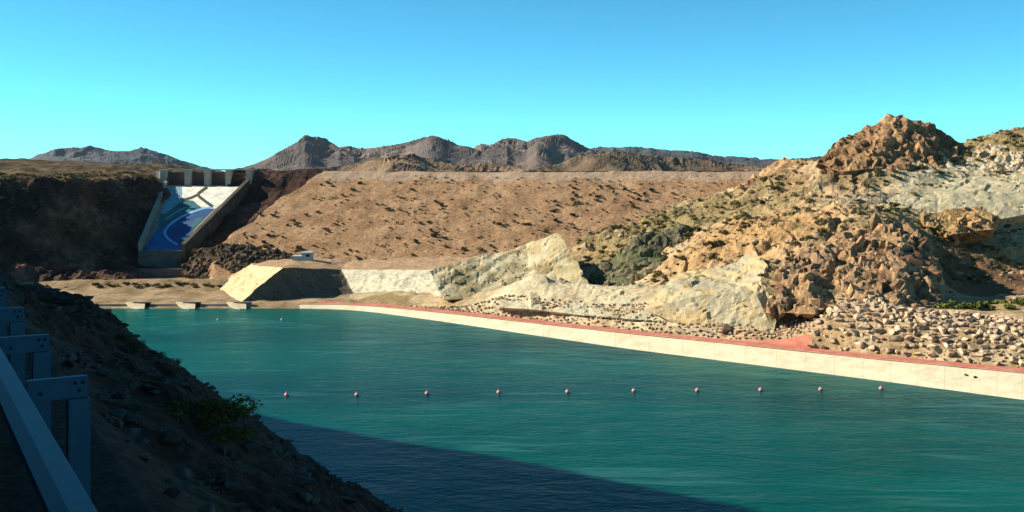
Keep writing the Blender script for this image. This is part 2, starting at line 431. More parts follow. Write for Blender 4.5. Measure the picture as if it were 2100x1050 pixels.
# ------------------------------------------------------------------ rocky hillside beyond the water
CP = []   # control points of the slope (x, y, z)
def cp(px, py, d): CP.append(P(px, py, d))
for px in range(760, 2800, 130):
    p = path_pt(px); CP.append(np.array([p[0] * 1.018, p[1] * 1.018, p[2] + 0.1]))
for a in [
    (2100, 655, 179), (1900, 650, 182), (1700, 648, 187), (1610, 662, 195), (1500, 672, 197),
    (2100, 632, 194), (1900, 633, 193), (1700, 636, 192), (1500, 640, 200),
    (1030, 618, 231), (1100, 626, 226), (1200, 640, 218), (1300, 650, 210), (1400, 655, 204),
    (1040, 590, 238), (1085, 568, 237), (1210, 588, 229), (1290, 603, 221), (1400, 640, 208),
    (1150, 585, 250), (1250, 575, 256), (1300, 588, 240), (960, 600, 252),
    (1540, 535, 222), (1450, 560, 222), (1350, 600, 218),
    (1650, 525, 214), (1750, 500, 220), (1850, 500, 220), (1600, 600, 200), (1935, 606, 208), (1960, 612, 206),
    (2060, 606, 212), (2000, 590, 226), (1950, 592, 222), (2100, 592, 224), (2000, 545, 238), (2100, 560, 236), (2000, 480, 250), (2100, 505, 247), (1900, 470, 243), (1860, 470, 231), (1890, 486, 229), (1930, 545, 234),
    (1500, 470, 243), (1600, 450, 247), (1700, 430, 252), (1900, 445, 254), (1400, 530, 238),
    (1850, 415, 264), (2000, 385, 274), (2100, 378, 277), (1750, 395, 270),
    (2100, 335, 285), (1980, 345, 284), (2050, 276, 308), (2100, 268, 312), (1980, 298, 305),
    (1850, 275, 312), (1770, 300, 310), (1690, 340, 305), (1700, 356, 285), (1850, 342, 280), (1920, 305, 306),
    (1600, 350, 318), (1650, 385, 300), (1540, 388, 330), (1580, 356, 335),
    (1400, 440, 302), (1480, 408, 320), (1300, 500, 286), (1200, 535, 282), (1400, 485, 262), (1300, 530, 262), (1560, 400, 305), (1500, 430, 285),
    (1250, 464, 318), (1400, 414, 335), (1130, 500, 310), (1050, 545, 297),
    (1140, 530, 278), (1030, 545, 276),
    (1690, 345, 325), (1760, 325, 328), (1850, 305, 328), (1640, 348, 332), (1580, 358, 345), (1540, 372, 352), (1500, 380, 352), (1480, 385, 345), (1950, 312, 322), (2000, 300, 324), (2060, 282, 322),
]: cp(*a)
for x, y, z in [(130, 350, 36), (60, 370, 30), (200, 350, 42), (160, 420, 34), (60, 430, 25), (20, 400, 22), (-10, 330, 8), (-30, 300, 3), (-60, 290, 0), (-60, 420, 8)]:
    CP.append(np.array([x, y, z], float))
for a in [(2100, 655, 179), (2100, 632, 194), (2100, 565, 226), (2100, 495, 242), (2100, 378, 277), (2100, 335, 285), (2100, 268, 312)]:
    q = P(*a)
    for k in (1, 2): CP.append(q + np.array([42 * k, -30 * k, 2.0 * k]))
CP = np.array(CP)
SC = 60.0
def tps(r2): return 0.5 * r2 * np.log(r2 + 1e-12)
_n = len(CP)
_xy = CP[:, :2] / SC
_K = tps(((_xy[:, None] - _xy[None]) ** 2).sum(-1)) + np.eye(_n) * 4e-4
_Pm = np.c_[np.ones(_n), _xy]
_A = np.block([[_K, _Pm], [_Pm.T, np.zeros((3, 3))]])
_w = np.linalg.solve(_A, np.r_[CP[:, 2], 0, 0, 0])
def hill_base(x, y):
    x, y = np.asarray(x, float).ravel() / SC, np.asarray(y, float).ravel() / SC
    out = _w[_n] + _w[_n + 1] * x + _w[_n + 2] * y
    for i in range(_n):
        out = out + _w[i] * tps((x - _xy[i, 0]) ** 2 + (y - _xy[i, 1]) ** 2)
    return out
def hill_z(x, y, rough=True):
    x, y = np.asarray(x, float), np.asarray(y, float)
    sh = x.shape
    z = hill_base(x, y).reshape(sh)
    # the broad pale rock sheet is smooth
    q1 = P(1960, 400, 268)
    calm = np.exp(-(((x - q1[0]) / 20) ** 2 + ((y - q1[1]) / 13) ** 2))
    if rough:
        # calm on the riprap and bench, broken higher up
        a = sstep(7.5, 12, z) * 0.85 + 0.15 * sstep(2.2, 3.2, z)
        a = a * (1 - 0.75 * calm)
        q = 0.55 * x + 0.83 * y
        z = z + a * (1.1 * fbm(x / 16, y / 16, 0, 3, 41) + 0.75 * ridged(x / 9, y / 7, 0, 3, 43) - 0.4
                     + 0.30 * ridged(x / 3.1, y / 2.6, 0, 3, 47) - 0.2 + 0.10 * fbm(x / 0.9, y / 0.9, 0, 2, 51))
        # tilted beds: each rises gently and breaks off in a scarp on its far side
        for wl, am, sd in ((15.0, 2.6, 171), (6.5, 1.1, 181)):
            f = ((0.93 * x + 0.32 * y) / wl + 0.75 * fbm(x / (wl * 2), y / (wl * 2), 0, 3, sd)) % 1.0
            saw = np.where(f < 0.86, f / 0.86, (1 - f) / 0.14) - 0.5
            z = z + a * am * saw * sstep(-0.15, 0.35, fbm(x / (wl * 1.6), y / (wl * 1.6), 0, 3, sd + 5))
    # level shelf for the path
    px = np.clip(1050 + x / np.maximum(y, 1) * F, 400, 2900)
    pt = path_pt(px); q = path_pt(px + 6)
    tx, ty = q[0] - pt[0], q[1] - pt[1]
    c = np.abs(ty * x / y - tx) / np.hypot(tx, ty)
    dist = (y - pt[1]) * c
    k = sstep(3.8, 6.0, dist)
    return (pt[2] - 0.12) * (1 - k) + z * k

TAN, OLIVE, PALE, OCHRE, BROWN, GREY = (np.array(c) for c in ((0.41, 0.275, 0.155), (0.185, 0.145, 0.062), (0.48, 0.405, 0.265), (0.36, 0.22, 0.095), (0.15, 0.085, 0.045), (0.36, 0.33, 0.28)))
BLOBS = [  # rock colour by place, with the hollow's shade painted in: (px, py, d, radius, colour, weight)
    (1950, 400, 268, 15, PALE, 1.0), (2080, 395, 272, 14, PALE, 0.9), (1800, 425, 260, 8, PALE, 0.6),
    (2040, 330, 284, 9, PALE, 0.9), (1960, 335, 284, 6, PALE, 0.6),
    (1560, 440, 250, 14, OCHRE, 0.7), (1480, 490, 236, 12, OCHRE, 0.8), (1620, 470, 238, 12, OCHRE, 0.6), (1250, 520, 275, 14, OCHRE, 0.4),
    (1320, 470, 300, 22, OLIVE, 0.8), (1420, 430, 300, 20, OLIVE, 0.75), (1560, 420, 272, 14, OLIVE, 0.6), (1900, 470, 246, 14, OLIVE, 0.6), (2060, 290, 300, 12, OLIVE, 0.8), (1650, 410, 285, 12, OLIVE, 0.5),
    (1280, 540, 268, 9, OLIVE, 0.7), (2050, 455, 246, 10, OCHRE, 0.6),
    (1120, 600, 232, 9, PALE, 1.0), (1240, 620, 224, 8, PALE, 1.0), (1050, 600, 236, 6, PALE, 1.0), (1340, 640, 212, 7, PALE, 0.9), (1430, 650, 206, 7, PALE, 0.6),
    (1740, 370, 284, 9, BROWN, 0.5), (1620, 350, 320, 10, BROWN, 0.5), (2020, 570, 230, 13, BROWN, 0.95), (2080, 580, 226, 12, BROWN, 0.95),  # last two darken the hollow to imitate the crag's cast shadow
    (1700, 640, 192, 9, OLIVE, 0.4), (2050, 635, 196, 9, OLIVE, 0.5),
]
def hill_cols(x, y, z):
    c = np.tile(TAN, (len(x), 1))
    t = sstep(-0.3, 0.5, fbm(x / 14, y / 14, 0, 4, 61))[:, None]
    c = c * (1 - 0.75 * t) + OLIVE * 0.75 * t
    t = sstep(0.1, 0.6, fbm(x / 7, y / 7, 0, 4, 71))[:, None]
    c = c * (1 - 0.5 * t) + PALE * 0.5 * t
    nz = 1 + 0.6 * fbm(x / 6, y / 6, 0, 3, 81)
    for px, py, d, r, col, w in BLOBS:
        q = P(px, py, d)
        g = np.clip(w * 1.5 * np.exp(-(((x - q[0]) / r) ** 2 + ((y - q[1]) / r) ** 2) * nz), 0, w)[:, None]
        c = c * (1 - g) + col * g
    return c

NC, NR = 640, 330
pxs = np.linspace(700, 2650, NC)
pp = path_pt(pxs)
ynear = pp[1] + 0.2
tt = np.linspace(0, 1, NR) ** 1.2
Yg = ynear[None, :] + (425 - ynear)[None, :] * tt[:, None]
Xg = Yg * ((pxs - 1050) / F)[None, :]
Zg = hill_z(Xg, Yg)
Zg[0] = pp[2] - 0.25
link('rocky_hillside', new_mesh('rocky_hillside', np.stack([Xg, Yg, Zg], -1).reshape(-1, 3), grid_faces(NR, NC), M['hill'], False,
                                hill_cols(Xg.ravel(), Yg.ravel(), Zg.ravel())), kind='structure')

# ------------------------------------------------------------------ valley floor at the head of the canal
def floor_z(x, y):
    x, y = np.asarray(x, float), np.asarray(y, float)
    z = 1.0 + sstep(256, 300, y) * 1.8 + sstep(-70, -40, x) * sstep(265, 300, y) * 2.5
    mound = np.exp(-((y - 284 - 0.04 * (x + 95)) / 4.0) ** 2) * sstep(-62, -80, x) * 1.6
    sh = sstep(250.5, 256, y)
    return (z + mound + 0.18 * fbm(x / 4, y / 4, 0, 4, 91)) * sh - 0.6 * (1 - sh)
xs, ys = np.linspace(-260, 0, 330), np.linspace(250, 345, 150)
X, Y = np.meshgrid(xs, ys)
link('valley_floor', new_mesh('valley_floor', np.stack([X, Y, floor_z(X, Y)], -1).reshape(-1, 3), grid_faces(150, 330), M['floor'], False), kind='structure')

# ------------------------------------------------------------------ abutment hill beside the spillway
CR = np.array([(-320, 285), (-200, 291), (-152, 301), (-136, 312), (-121.5, 345), (-121, 380), (-121, 520)], float)
def side_dist(x, y):
    """distance to the crest line, positive on the canal side"""
    best = np.full(np.shape(x), 1e9); sgn = np.ones(np.shape(x))
    for a, b in zip(CR[:-1], CR[1:]):
        e = b - a; L2 = (e ** 2).sum()
        t = np.clip(((x - a[0]) * e[0] + (y - a[1]) * e[1]) / L2, 0, 1)
        d = np.hypot(x - a[0] - t * e[0], y - a[1] - t * e[1])
        s = np.where(e[0] * (y - a[1]) - e[1] * (x - a[0]) < 0, 1.0, -1.0)
        sgn = np.where(d < best, s, sgn); best = np.minimum(best, d)
    return best * sgn
def abut_z(x, y):
    d = side_dist(x, y) + 1.6 * fbm(x / 9, y / 9, 0, 3, 101)
    z = np.interp(d, [-200, -60, -12, 0, 2, 12, 19, 24, 30, 60], [40, 37, 33.2, 31.6, 30.6, 18, 8.5, 6.2, 4.0, -4])
    return z + sstep(-3, 3, d) * (1.5 * ridged(x / 7, y / 7, 0, 4, 103) - 0.9) + 0.5 * fbm(x / 5, y / 5, 0, 3, 107) + sstep(0, -30, d) * 1.5 * fbm(x / 25, y / 25, 0, 3, 109)
xs, ys = np.linspace(-330, -84, 260), np.linspace(262, 470, 220)
X, Y = np.meshgrid(xs, ys)
Z = abut_z(X, Y)
ao = link('abutment_hill', new_mesh('abutment_hill', np.stack([X, Y, Z], -1).reshape(-1, 3), grid_faces(220, 260), M['abut'], False), kind='structure')
ao.data.materials.append(M['plateau'])
dd = side_dist(X, Y)
fi = ((dd[:-1, :-1] + dd[1:, 1:]) / 2 < 0.5).ravel()
ao.data.polygons.foreach_set('material_index', fi.astype(np.int32))

# ------------------------------------------------------------------ the dam
def dam_z(x, y): return 6.4 + (np.asarray(y, float) - 290) * 0.4246
dam = link('embankment_dam', None, label='long brown earth dam dotted with shrubs, filling the valley behind the canal', cat='dam')
ys = np.linspace(283, 354.6, 150); ts = np.linspace(0, 1, 330)
Yg, Tg = np.meshgrid(ys, ts, indexing='ij')
xl = np.interp(Yg, [283, 305, 317, 325, 337, 346, 354], [-86, -90, -84.5, -81.5, -78, -72, -68]) + 1.0 * fbm(Yg / 5, Yg * 0, 0, 2, 127)
Xg = xl + (125 - xl) * Tg
Zg = dam_z(Xg, Yg) + 0.22 * fbm(Xg / 6, Yg / 6, 0, 4, 121) + 0.06 * ridged(Xg / 1.6, Yg / 1.6, 0, 2, 123) - 0.1
Zg = Zg - sstep(0.016, 0, Tg) * 4
dam_face = new_mesh('slope', np.stack([Xg, Yg, Zg], -1).reshape(-1, 3), grid_faces(150, 330), M['dam'], False)
dam_face.materials.append(M['crest'])
mi = (np.repeat(ys[:-1], 329) > 347.5 + 1.2 * np.tile(np.sin(np.arange(329) * 0.21), 149)).astype(np.int32)
dam_face.polygons.foreach_set('material_index', mi)
link('slope', dam_face, dam)
cv = [(-88.5, 354.4, 33.6), (125, 354.4, 34.0), (125, 362, 34.0), (-88.5, 362, 33.6), (125, 420, 8), (-88.5, 420, 8)]
link('crest', new_mesh('crest', cv, [(0, 1, 2, 3), (3, 2, 4, 5)], M['crest']), dam)

# ------------------------------------------------------------------ pale rock berm with the shadowed notch
BB = [(-88, 300, 1.5), (-80.5, 277, 1.0), (-68.5, 257, 0.6), (-40.8, 268, 0.4), (-17.3, 250, 2.2), (-4, 262, 3.0)]
TT = [(-77, 300, 8.0), (-71.7, 284, 7.7), (-59.5, 266, 8.8), (-47, 281, 6.9), (-20.8, 270, 7.8), (-6, 277, 8.6)]
CC = [np.array(c) for c in ((0.52, 0.42, 0.24), (0.58, 0.47, 0.27), (0.12, 0.095, 0.07), (0.50, 0.46, 0.34), (0.56, 0.50, 0.34))]  # third one darkened to paint in the shade on the notch face
def loft(ts, A, B, rows, amp, seed, cols=None):
    A, B = np.array(A, float), np.array(B, float)
    k = np.arange(len(A))
    a = np.stack([np.interp(ts, k, A[:, i]) for i in range(3)], -1)
    b = np.stack([np.interp(ts, k, B[:, i]) for i in range(3)], -1)
    w = np.linspace(0, 1, rows)[:, None, None]
    V = a[None] * (1 - w) + b[None] * w
    n = fbm(V[..., 0] / 3, V[..., 1] / 3, V[..., 2] / 3, 4, seed) * amp
    V[..., 2] += n * np.sin(np.clip(w[..., 0], 0, 1) * math.pi * 0.9 + 0.1)
    V[..., 1] += n * 0.6
    return V
ts = np.linspace(0, 5, 260)
V = loft(ts, BB, TT, 26, 0.55, 131)
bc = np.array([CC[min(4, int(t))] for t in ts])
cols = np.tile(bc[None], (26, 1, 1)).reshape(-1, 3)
berm = link('rock_berm', None, label='flat-topped pale rock berm with a dark notch at the head of the canal', cat='berm')
link('face', new_mesh('face', V.reshape(-1, 3), grid_faces(26, 260), M['berm'], False, cols), berm)
back = [(-77, 304, 8.3), (-76, 304, 8.3), (-60, 304, 9.2), (-47, 304, 9.2), (-20, 304, 9.5), (-6, 304, 9.6)]
V = loft(ts, TT, back, 22, 0.22, 137)
V[0] = loft(ts, BB, TT, 26, 0.55, 131)[-1]
link('top', new_mesh('top', V.reshape(-1, 3), grid_faces(22, 260), M['berm'], False, np.tile(np.array((0.36, 0.24, 0.14)), (22 * 260, 1))), berm)

# ------------------------------------------------------------------ rock outcrops
def subdivide_facets(verts, faces, target):
    bm = bmesh.new()
    vs = [bm.verts.new(tuple(v)) for v in verts]
    for f in faces: bm.faces.new([vs[i] for i in f])
    bmesh.ops.triangulate(bm, faces=bm.faces[:])
    for _ in range(9):
        long_e = [e for e in bm.edges if e.calc_length() > target]
        if not long_e: break
        bmesh.ops.subdivide_edges(bm, edges=long_e, cuts=1, use_grid_fill=False)
        bmesh.ops.triangulate(bm, faces=[f for f in bm.faces if len(f.verts) > 3])
    bmesh.ops.recalc_face_normals(bm, faces=bm.faces[:])
    return bm

def block_mesh(seed, mat):
    r_ = random.Random(seed)
    bm = bmesh.new()
    for _ in range(13):
        v = Vector((r_.uniform(-1, 1), r_.uniform(-1, 1), r_.uniform(-1, 1)))
        v = v / (abs(v.x) ** 3.2 + abs(v.y) ** 3.2 + abs(v.z) ** 3.2) ** (1 / 3.2)
        bm.verts.new(v * 0.5 * r_.uniform(0.82, 1.0))
    bmesh.ops.convex_hull(bm, input=bm.verts[:])
    bmesh.ops.delete(bm, geom=[v for v in bm.verts if not v.link_faces], context='VERTS')
    return bm_mesh('block', bm, mat)
def block_mat(name, cols):
    """fractured rock: colour differs from block to block"""
    m = ground_mat(name, ((0.3, (0.55, 0.55, 0.55)), (0.7, (1.25, 1.2, 1.15))), 0.35, 1.0, 0.25, 1.6, local=False, fine=(0.6, 1.3))
    n, l = m.node_tree.nodes, m.node_tree.links
    b = n['Principled BSDF']; src = b.inputs['Base Color'].links[0].from_socket
    oi = n.new('ShaderNodeObjectInfo')
    r = ramp(n, [(i / (len(cols) - 1), c) for i, c in enumerate(cols)]); l.new(oi.outputs['Random'], r.inputs[0])
    mx = n.new('ShaderNodeMix'); mx.data_type = 'RGBA'; mx.blend_type = 'MULTIPLY'; mx.inputs[0].default_value = 1
    l.new(r.outputs[0], mx.inputs[6]); l.new(src, mx.inputs[7]); l.new(mx.outputs[2], b.inputs['Base Color'])
    return m
def outcrop(name, label, cat, front, faces, thick, target, blocky, cell, colour, mat, seed, drop=4.0, strata=None, blocks=0, bsize=(1.5, 4.0), lean=0.35, tall=(0.8, 1.5), sink=(0.12, 0.36)):
    """closed rock mass: a faceted front given in the round, carried back into the slope and broken up"""
    fr = [P(*a) for a in front]
    n = len(fr)
    used = {}
    for f in faces:
        for a, b in zip(f, f[1:] + f[:1]):
            k = (min(a, b), max(a, b)); used[k] = used.get(k, 0) + 1
    border = [k for k, c in used.items() if c == 1]
    bi = sorted({i for k in border for i in k})
    verts = list(fr); mp = {}
    cen = np.mean(fr, axis=0)
    for i in bi:
        mp[i] = len(verts)
        q = fr[i] + np.array([(cen[0] - fr[i][0]) * 0.25 + fr[i][0] / fr[i][1] * thick, thick, -drop])
        verts.append(q)
    fs = [list(f) for f in faces]
    for a, b in border: fs.append([a, b, mp[b], mp[a]])
    bm = subdivide_facets(verts, fs, target)
    bm.verts.ensure_lookup_table()
    co = np.array([v.co[:] for v in bm.verts]); no = np.array([v.normal[:] for v in bm.verts])
    x, y, z = co.T
    wx = x + 0.25 * cell * fbm(x / cell, y / cell, z / cell, 2, seed + 31); wz = z + 0.25 * cell * fbm(x / cell, y / cell, z / cell, 2, seed + 33)
    val, edge, til = cells(wx / cell - 0.35 * wz / cell, y / cell, wz / (cell * 1.7), seed)
    val2, edge2, til2 = cells(wx / cell * 2.6 - 0.5 * wz / cell, y / cell * 2.6, wz / cell * 1.9, seed + 9)
    d = blocky * ((val - 0.5) * 0.9 + til * 2.0 + (val2 - 0.5) * 0.3 + til2 * 0.9 - 0.4 * sstep(0.10, 0.0, edge)) + 0.12 * blocky * fbm(x / 0.8, y / 0.8, z / 0.8, 3, seed + 3)
    if strata:
        s = (x * strata[0] + y * strata[1] + z * strata[2]) / strata[3]
        d = d + strata[4] * (np.abs((s + 0.4 * fbm(x / 6, y / 6, z / 6, 2, seed)) % 1.0 - 0.5) * 2 - 0.5)
    co = co + no * d[:, None]
    c = np.array(colour[0])[None] * (1 - val[:, None]) + np.array(colour[1])[None] * val[:, None]
    if len(colour) > 2:
        t = sstep(0.0, 0.5, fbm(x / 4, y / 4, z / 4, 3, seed + 21))[:, None]
        c = c * (1 - t) + np.array(colour[2])[None] * t
    fc = np.array([[v.index for v in f.verts] for f in bm.faces])
    bm.free()
    me = new_mesh(name, co, fc, mat, False, c)
    o = link(name, me, label=label, cat=cat)
    if blocks:
        bmt = block_mat(name + '_block', [colour[0], colour[-1], colour[1], tuple(min(1, q * 1.15) for q in colour[1])])
        kinds = [block_mesh(seed * 7 + i, bmt) for i in range(7)]
        rr = random.Random(seed)
        A = co[fc]; nn = np.cross(A[:, 1] - A[:, 0], A[:, 2] - A[:, 0]); ar = np.linalg.norm(nn, axis=1)
        nn = nn / np.maximum(ar, 1e-9)[:, None]; ctr = A.mean(1)
        face_cam = (-nn[:, 1] * 0.9 + nn[:, 2] * 0.5 + 0.2) > 0
        w = np.where(face_cam & (ctr[:, 1] < ctr[:, 1].min() + thick + 8), ar, 0); w = np.cumsum(w) / w.sum()
        got = []
        for t in range(blocks * 6):
            if len(got) >= blocks: break
            i = int(np.searchsorted(w, rr.random())); q = ctr[i]
            sz = bsize[0] + (bsize[1] - bsize[0]) * rr.random() ** 1.8
            if any(np.linalg.norm(q - g) < (sz + gs) * 0.30 for g, gs in got): continue
            got.append((q, sz)); up_ = rr.uniform(*tall)
            p = q - nn[i] * sz * rr.uniform(*sink)
            link('block', kinds[len(got) % 7], o, loc=p, rot=(rr.gauss(0, 0.15), lean + rr.gauss(0, 0.15), rr.choice((0, 1.57, 3.14)) + rr.gauss(0.25, 0.3)),
                 scl=(sz * rr.uniform(0.6, 1.0), sz * rr.uniform(0.6, 1.0), sz * up_))
    return o

outcrop('rock_slab', 'pale pointed rock slab with slanting strata rising at the foot of the dam', 'rock outcrop',
        [(880, 556, 256), (912, 614, 243), (1010, 520, 268), (1080, 501, 272), (1144, 476, 265), (1208, 582, 244), (1085, 566, 255), (1000, 612, 245), (1130, 605, 244)],
        [[0, 1, 7], [0, 7, 6, 3, 2], [6, 5, 4, 3], [7, 8, 6], [6, 8, 5]], 14, 1.1, 0.36, 6.0,
        [(0.24, 0.195, 0.10), (0.42, 0.345, 0.20), (0.44, 0.385, 0.25)], M['slab'], 201, strata=(-0.75, 0.2, 1.0, 4.2, 0.30), blocks=26, bsize=(0.8, 2.4), lean=0.5)
outcrop('rock_slab', 'smooth pale green-cream rock slab above the stony strip, beside the brown crag', 'rock outcrop',
        [(1325, 634, 207), (1352, 588, 214), (1405, 556, 219), (1480, 548, 217), (1548, 515, 219), (1572, 545, 210), (1600, 605, 199), (1588, 684, 192), (1440, 692, 199), (1430, 605, 203), (1496, 574, 211), (1550, 600, 198)],
        [[0, 1, 9], [1, 2, 9], [2, 3, 10, 9], [3, 4, 10], [4, 5, 10], [5, 11, 10], [5, 6, 11], [6, 7, 11], [7, 8, 9, 11], [9, 10, 11], [8, 0, 9]], 12, 1.0, 0.38, 5.5,
        [(0.40, 0.34, 0.21), (0.47, 0.35, 0.18), (0.36, 0.32, 0.22)], M['slab'], 211, strata=(0.6, 0.1, 1.0, 2.6, 0.22), blocks=20, bsize=(0.8, 2.0), lean=0.4)
outcrop('rock_ledge', 'low cream rock ledge running along above the stony strip in the middle of the shore', 'rock outcrop',
        [(1020, 630, 228), (1040, 598, 236), (1085, 562, 238), (1150, 578, 236), (1212, 586, 229), (1290, 602, 221), (1345, 618, 214), (1440, 640, 206), (1452, 664, 201), (1300, 655, 208), (1180, 645, 217), (1090, 634, 223)],
        [[0, 1, 11], [1, 2, 11], [2, 3, 11], [3, 10, 11], [3, 4, 10], [4, 5, 10], [5, 9, 10], [5, 6, 9], [6, 7, 9], [7, 8, 9]], 10, 0.9, 0.5, 4.5,
        [(0.42, 0.36, 0.23), (0.50, 0.42, 0.28), (0.44, 0.41, 0.29)], M['slab'], 221, blocks=50, bsize=(0.7, 2.4), lean=0.3)
outcrop('rock_ridge', 'dark green leaning rock ridge in the gully between two pale slabs', 'rock outcrop',
        [(1205, 572, 256), (1265, 522, 258), (1325, 476, 262), (1425, 464, 264), (1410, 505, 258), (1395, 545, 246), (1345, 590, 236), (1275, 604, 238), (1320, 530, 254), (1330, 560, 248)],
        [[0, 1, 8], [1, 2, 8], [2, 3, 4, 8], [4, 5, 9, 8], [5, 6, 9], [6, 7, 9], [7, 0, 8, 9]], 12, 1.1, 1.1, 3.8,
        [(0.08, 0.08, 0.05), (0.16, 0.14, 0.085), (0.11, 0.12, 0.06)], M['crag'], 231, blocks=60, bsize=(1.2, 4.0), lean=0.7)
outcrop('rock_crag', 'broken brown rock crag with deep cracks above the riprap bank', 'rock outcrop',
        [(1572, 640, 193), (1600, 560, 202), (1640, 515, 211), (1700, 492, 216), (1770, 472, 219), (1850, 470, 219), (1902, 490, 216), (1930, 560, 207), (1930, 632, 195), (1840, 642, 189), (1740, 644, 188), (1650, 642, 190),
         (1660, 575, 200), (1740, 545, 206), (1755, 600, 196), (1840, 560, 200), (1700, 610, 197), (1890, 595, 198)],
        [[0, 1, 12], [1, 2, 12], [2, 3, 13, 12], [3, 4, 13], [4, 5, 15, 13], [5, 6, 15], [6, 7, 17, 15], [7, 8, 17], [8, 9, 17], [9, 14, 15, 17], [9, 10, 14], [10, 11, 16, 14], [11, 0, 12, 16], [12, 13, 16], [13, 14, 16], [13, 15, 14]], 27, 1.05, 1.3, 4.2,
        [(0.10, 0.055, 0.035), (0.40, 0.25, 0.13), (0.30, 0.20, 0.115)], M['crag'], 241, drop=2.0, blocks=120, bsize=(1.2, 4.6), lean=0.25, tall=(0.9, 1.5), sink=(0.28, 0.44))
outcrop('rock_crag', 'tall pointed reddish-brown crag standing against the sky on the hilltop', 'rock outcrop',
        [(1676, 335, 292), (1705, 292, 297), (1770, 264, 300), (1848, 230, 302), (1912, 256, 302), (1985, 300, 302), (1965, 335, 290), (1900, 348, 280), (1800, 345, 279), (1720, 352, 281), (1815, 280, 291), (1905, 285, 293)],
        [[0, 1, 9], [1, 2, 8, 9], [2, 3, 10], [2, 10, 8], [3, 4, 11, 10], [4, 5, 11], [5, 6, 11], [6, 7, 11], [7, 8, 10, 11]], 20, 1.35, 1.5, 5.0,
        [(0.13, 0.07, 0.04), (0.38, 0.23, 0.115), (0.26, 0.16, 0.08)], M['crag'], 251, drop=10, blocks=80, bsize=(1.6, 4.6), lean=-0.5, tall=(0.8, 1.2), sink=(0.32, 0.46))
outcrop('rock_crag', 'small orange-brown crag where the dam crest meets the hill', 'rock outcrop',
        [(1515, 388, 328), (1560, 355, 332), (1590, 328, 330), (1640, 322, 325), (1665, 345, 316), (1690, 330, 312), (1720, 350, 300), (1700, 385, 296), (1620, 395, 306), (1560, 398, 318), (1620, 355, 316)],
        [[0, 1, 9], [1, 2, 10, 9], [2, 3, 10], [3, 4, 10], [4, 5, 6, 7], [4, 7, 8, 10], [8, 9, 10]], 14, 1.35, 1.3, 4.6,
        [(0.30, 0.18, 0.09), (0.48, 0.30, 0.15), (0.26, 0.16, 0.10)], M['crag'], 261, drop=6, blocks=70, bsize=(1.6, 5.0), lean=-0.3)
outcrop('rock_crag', 'low pale crag on the skyline at the edge of the picture', 'rock outcrop',
        [(1950, 340, 292), (2000, 305, 296), (2060, 290, 298), (2120, 300, 296), (2180, 330, 285), (2120, 352, 282), (2030, 350, 284), (2050, 320, 288)],
        [[0, 1, 7], [1, 2, 7], [2, 3, 7], [3, 4, 7], [4, 5, 7], [5, 6, 7], [6, 0, 7]], 14, 0.9, 0.9, 3.4,
        [(0.52, 0.44, 0.30), (0.44, 0.33, 0.21), (0.30, 0.22, 0.12)], M['crag'], 271, drop=6, blocks=40, bsize=(1.5, 4.5), lean=0.2)
outcrop('rock_crag', 'ochre crag with a shaded hollow above the dark recess', 'rock outcrop',
        [(1880, 455, 248), (1930, 432, 254), (2010, 425, 256), (2050, 440, 250), (2030, 470, 242), (1960, 480, 240), (1960, 450, 245)],
        [[0, 1, 6], [1, 2, 6], [2, 3, 6], [3, 4, 6], [4, 5, 6], [5, 0, 6]], 10, 0.8, 0.9, 3.0,
        [(0.22, 0.13, 0.06), (0.36, 0.23, 0.11), (0.26, 0.18, 0.08)], M['crag'], 281, drop=5, blocks=36, bsize=(1.5, 4.5), lean=0.2)
outcrop('rock_shelf', 'broad smooth pale grey-green rock shelf high on the hillside below the skyline', 'rock outcrop',
        [(1735, 444, 264), (1785, 408, 269), (1880, 378, 274), (1990, 362, 279), (2120, 356, 281), (2240, 362, 276), (2230, 425, 256), (2110, 438, 257), (2040, 452, 255), (1960, 436, 259), (1860, 440, 260), (1960, 396, 266), (2080, 392, 265)],
        [[0, 1, 10], [1, 2, 11, 10], [2, 3, 11], [3, 4, 12, 11], [4, 5, 12], [5, 6, 12], [6, 7, 12], [7, 8, 12], [8, 9, 11, 12], [9, 10, 11]], 12, 1.2, 0.4, 6.0,
        [(0.40, 0.345, 0.22), (0.46, 0.39, 0.25), (0.36, 0.33, 0.225)], M['slab'], 311, drop=6, strata=(0.5, 0.1, 1.0, 3.0, 0.18), blocks=24, bsize=(0.8, 2.4), lean=0.3)
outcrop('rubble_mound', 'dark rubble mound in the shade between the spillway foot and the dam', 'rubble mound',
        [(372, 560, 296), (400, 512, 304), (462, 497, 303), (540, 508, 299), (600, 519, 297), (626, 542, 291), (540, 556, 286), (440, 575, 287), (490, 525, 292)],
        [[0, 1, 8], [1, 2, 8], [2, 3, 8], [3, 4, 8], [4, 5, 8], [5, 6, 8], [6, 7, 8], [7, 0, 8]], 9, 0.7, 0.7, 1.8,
        [(0.05, 0.035, 0.025), (0.13, 0.09, 0.06), (0.04, 0.035, 0.02)], M['crag'], 291, drop=5, blocks=80, bsize=(0.8, 2.4), lean=0.2)

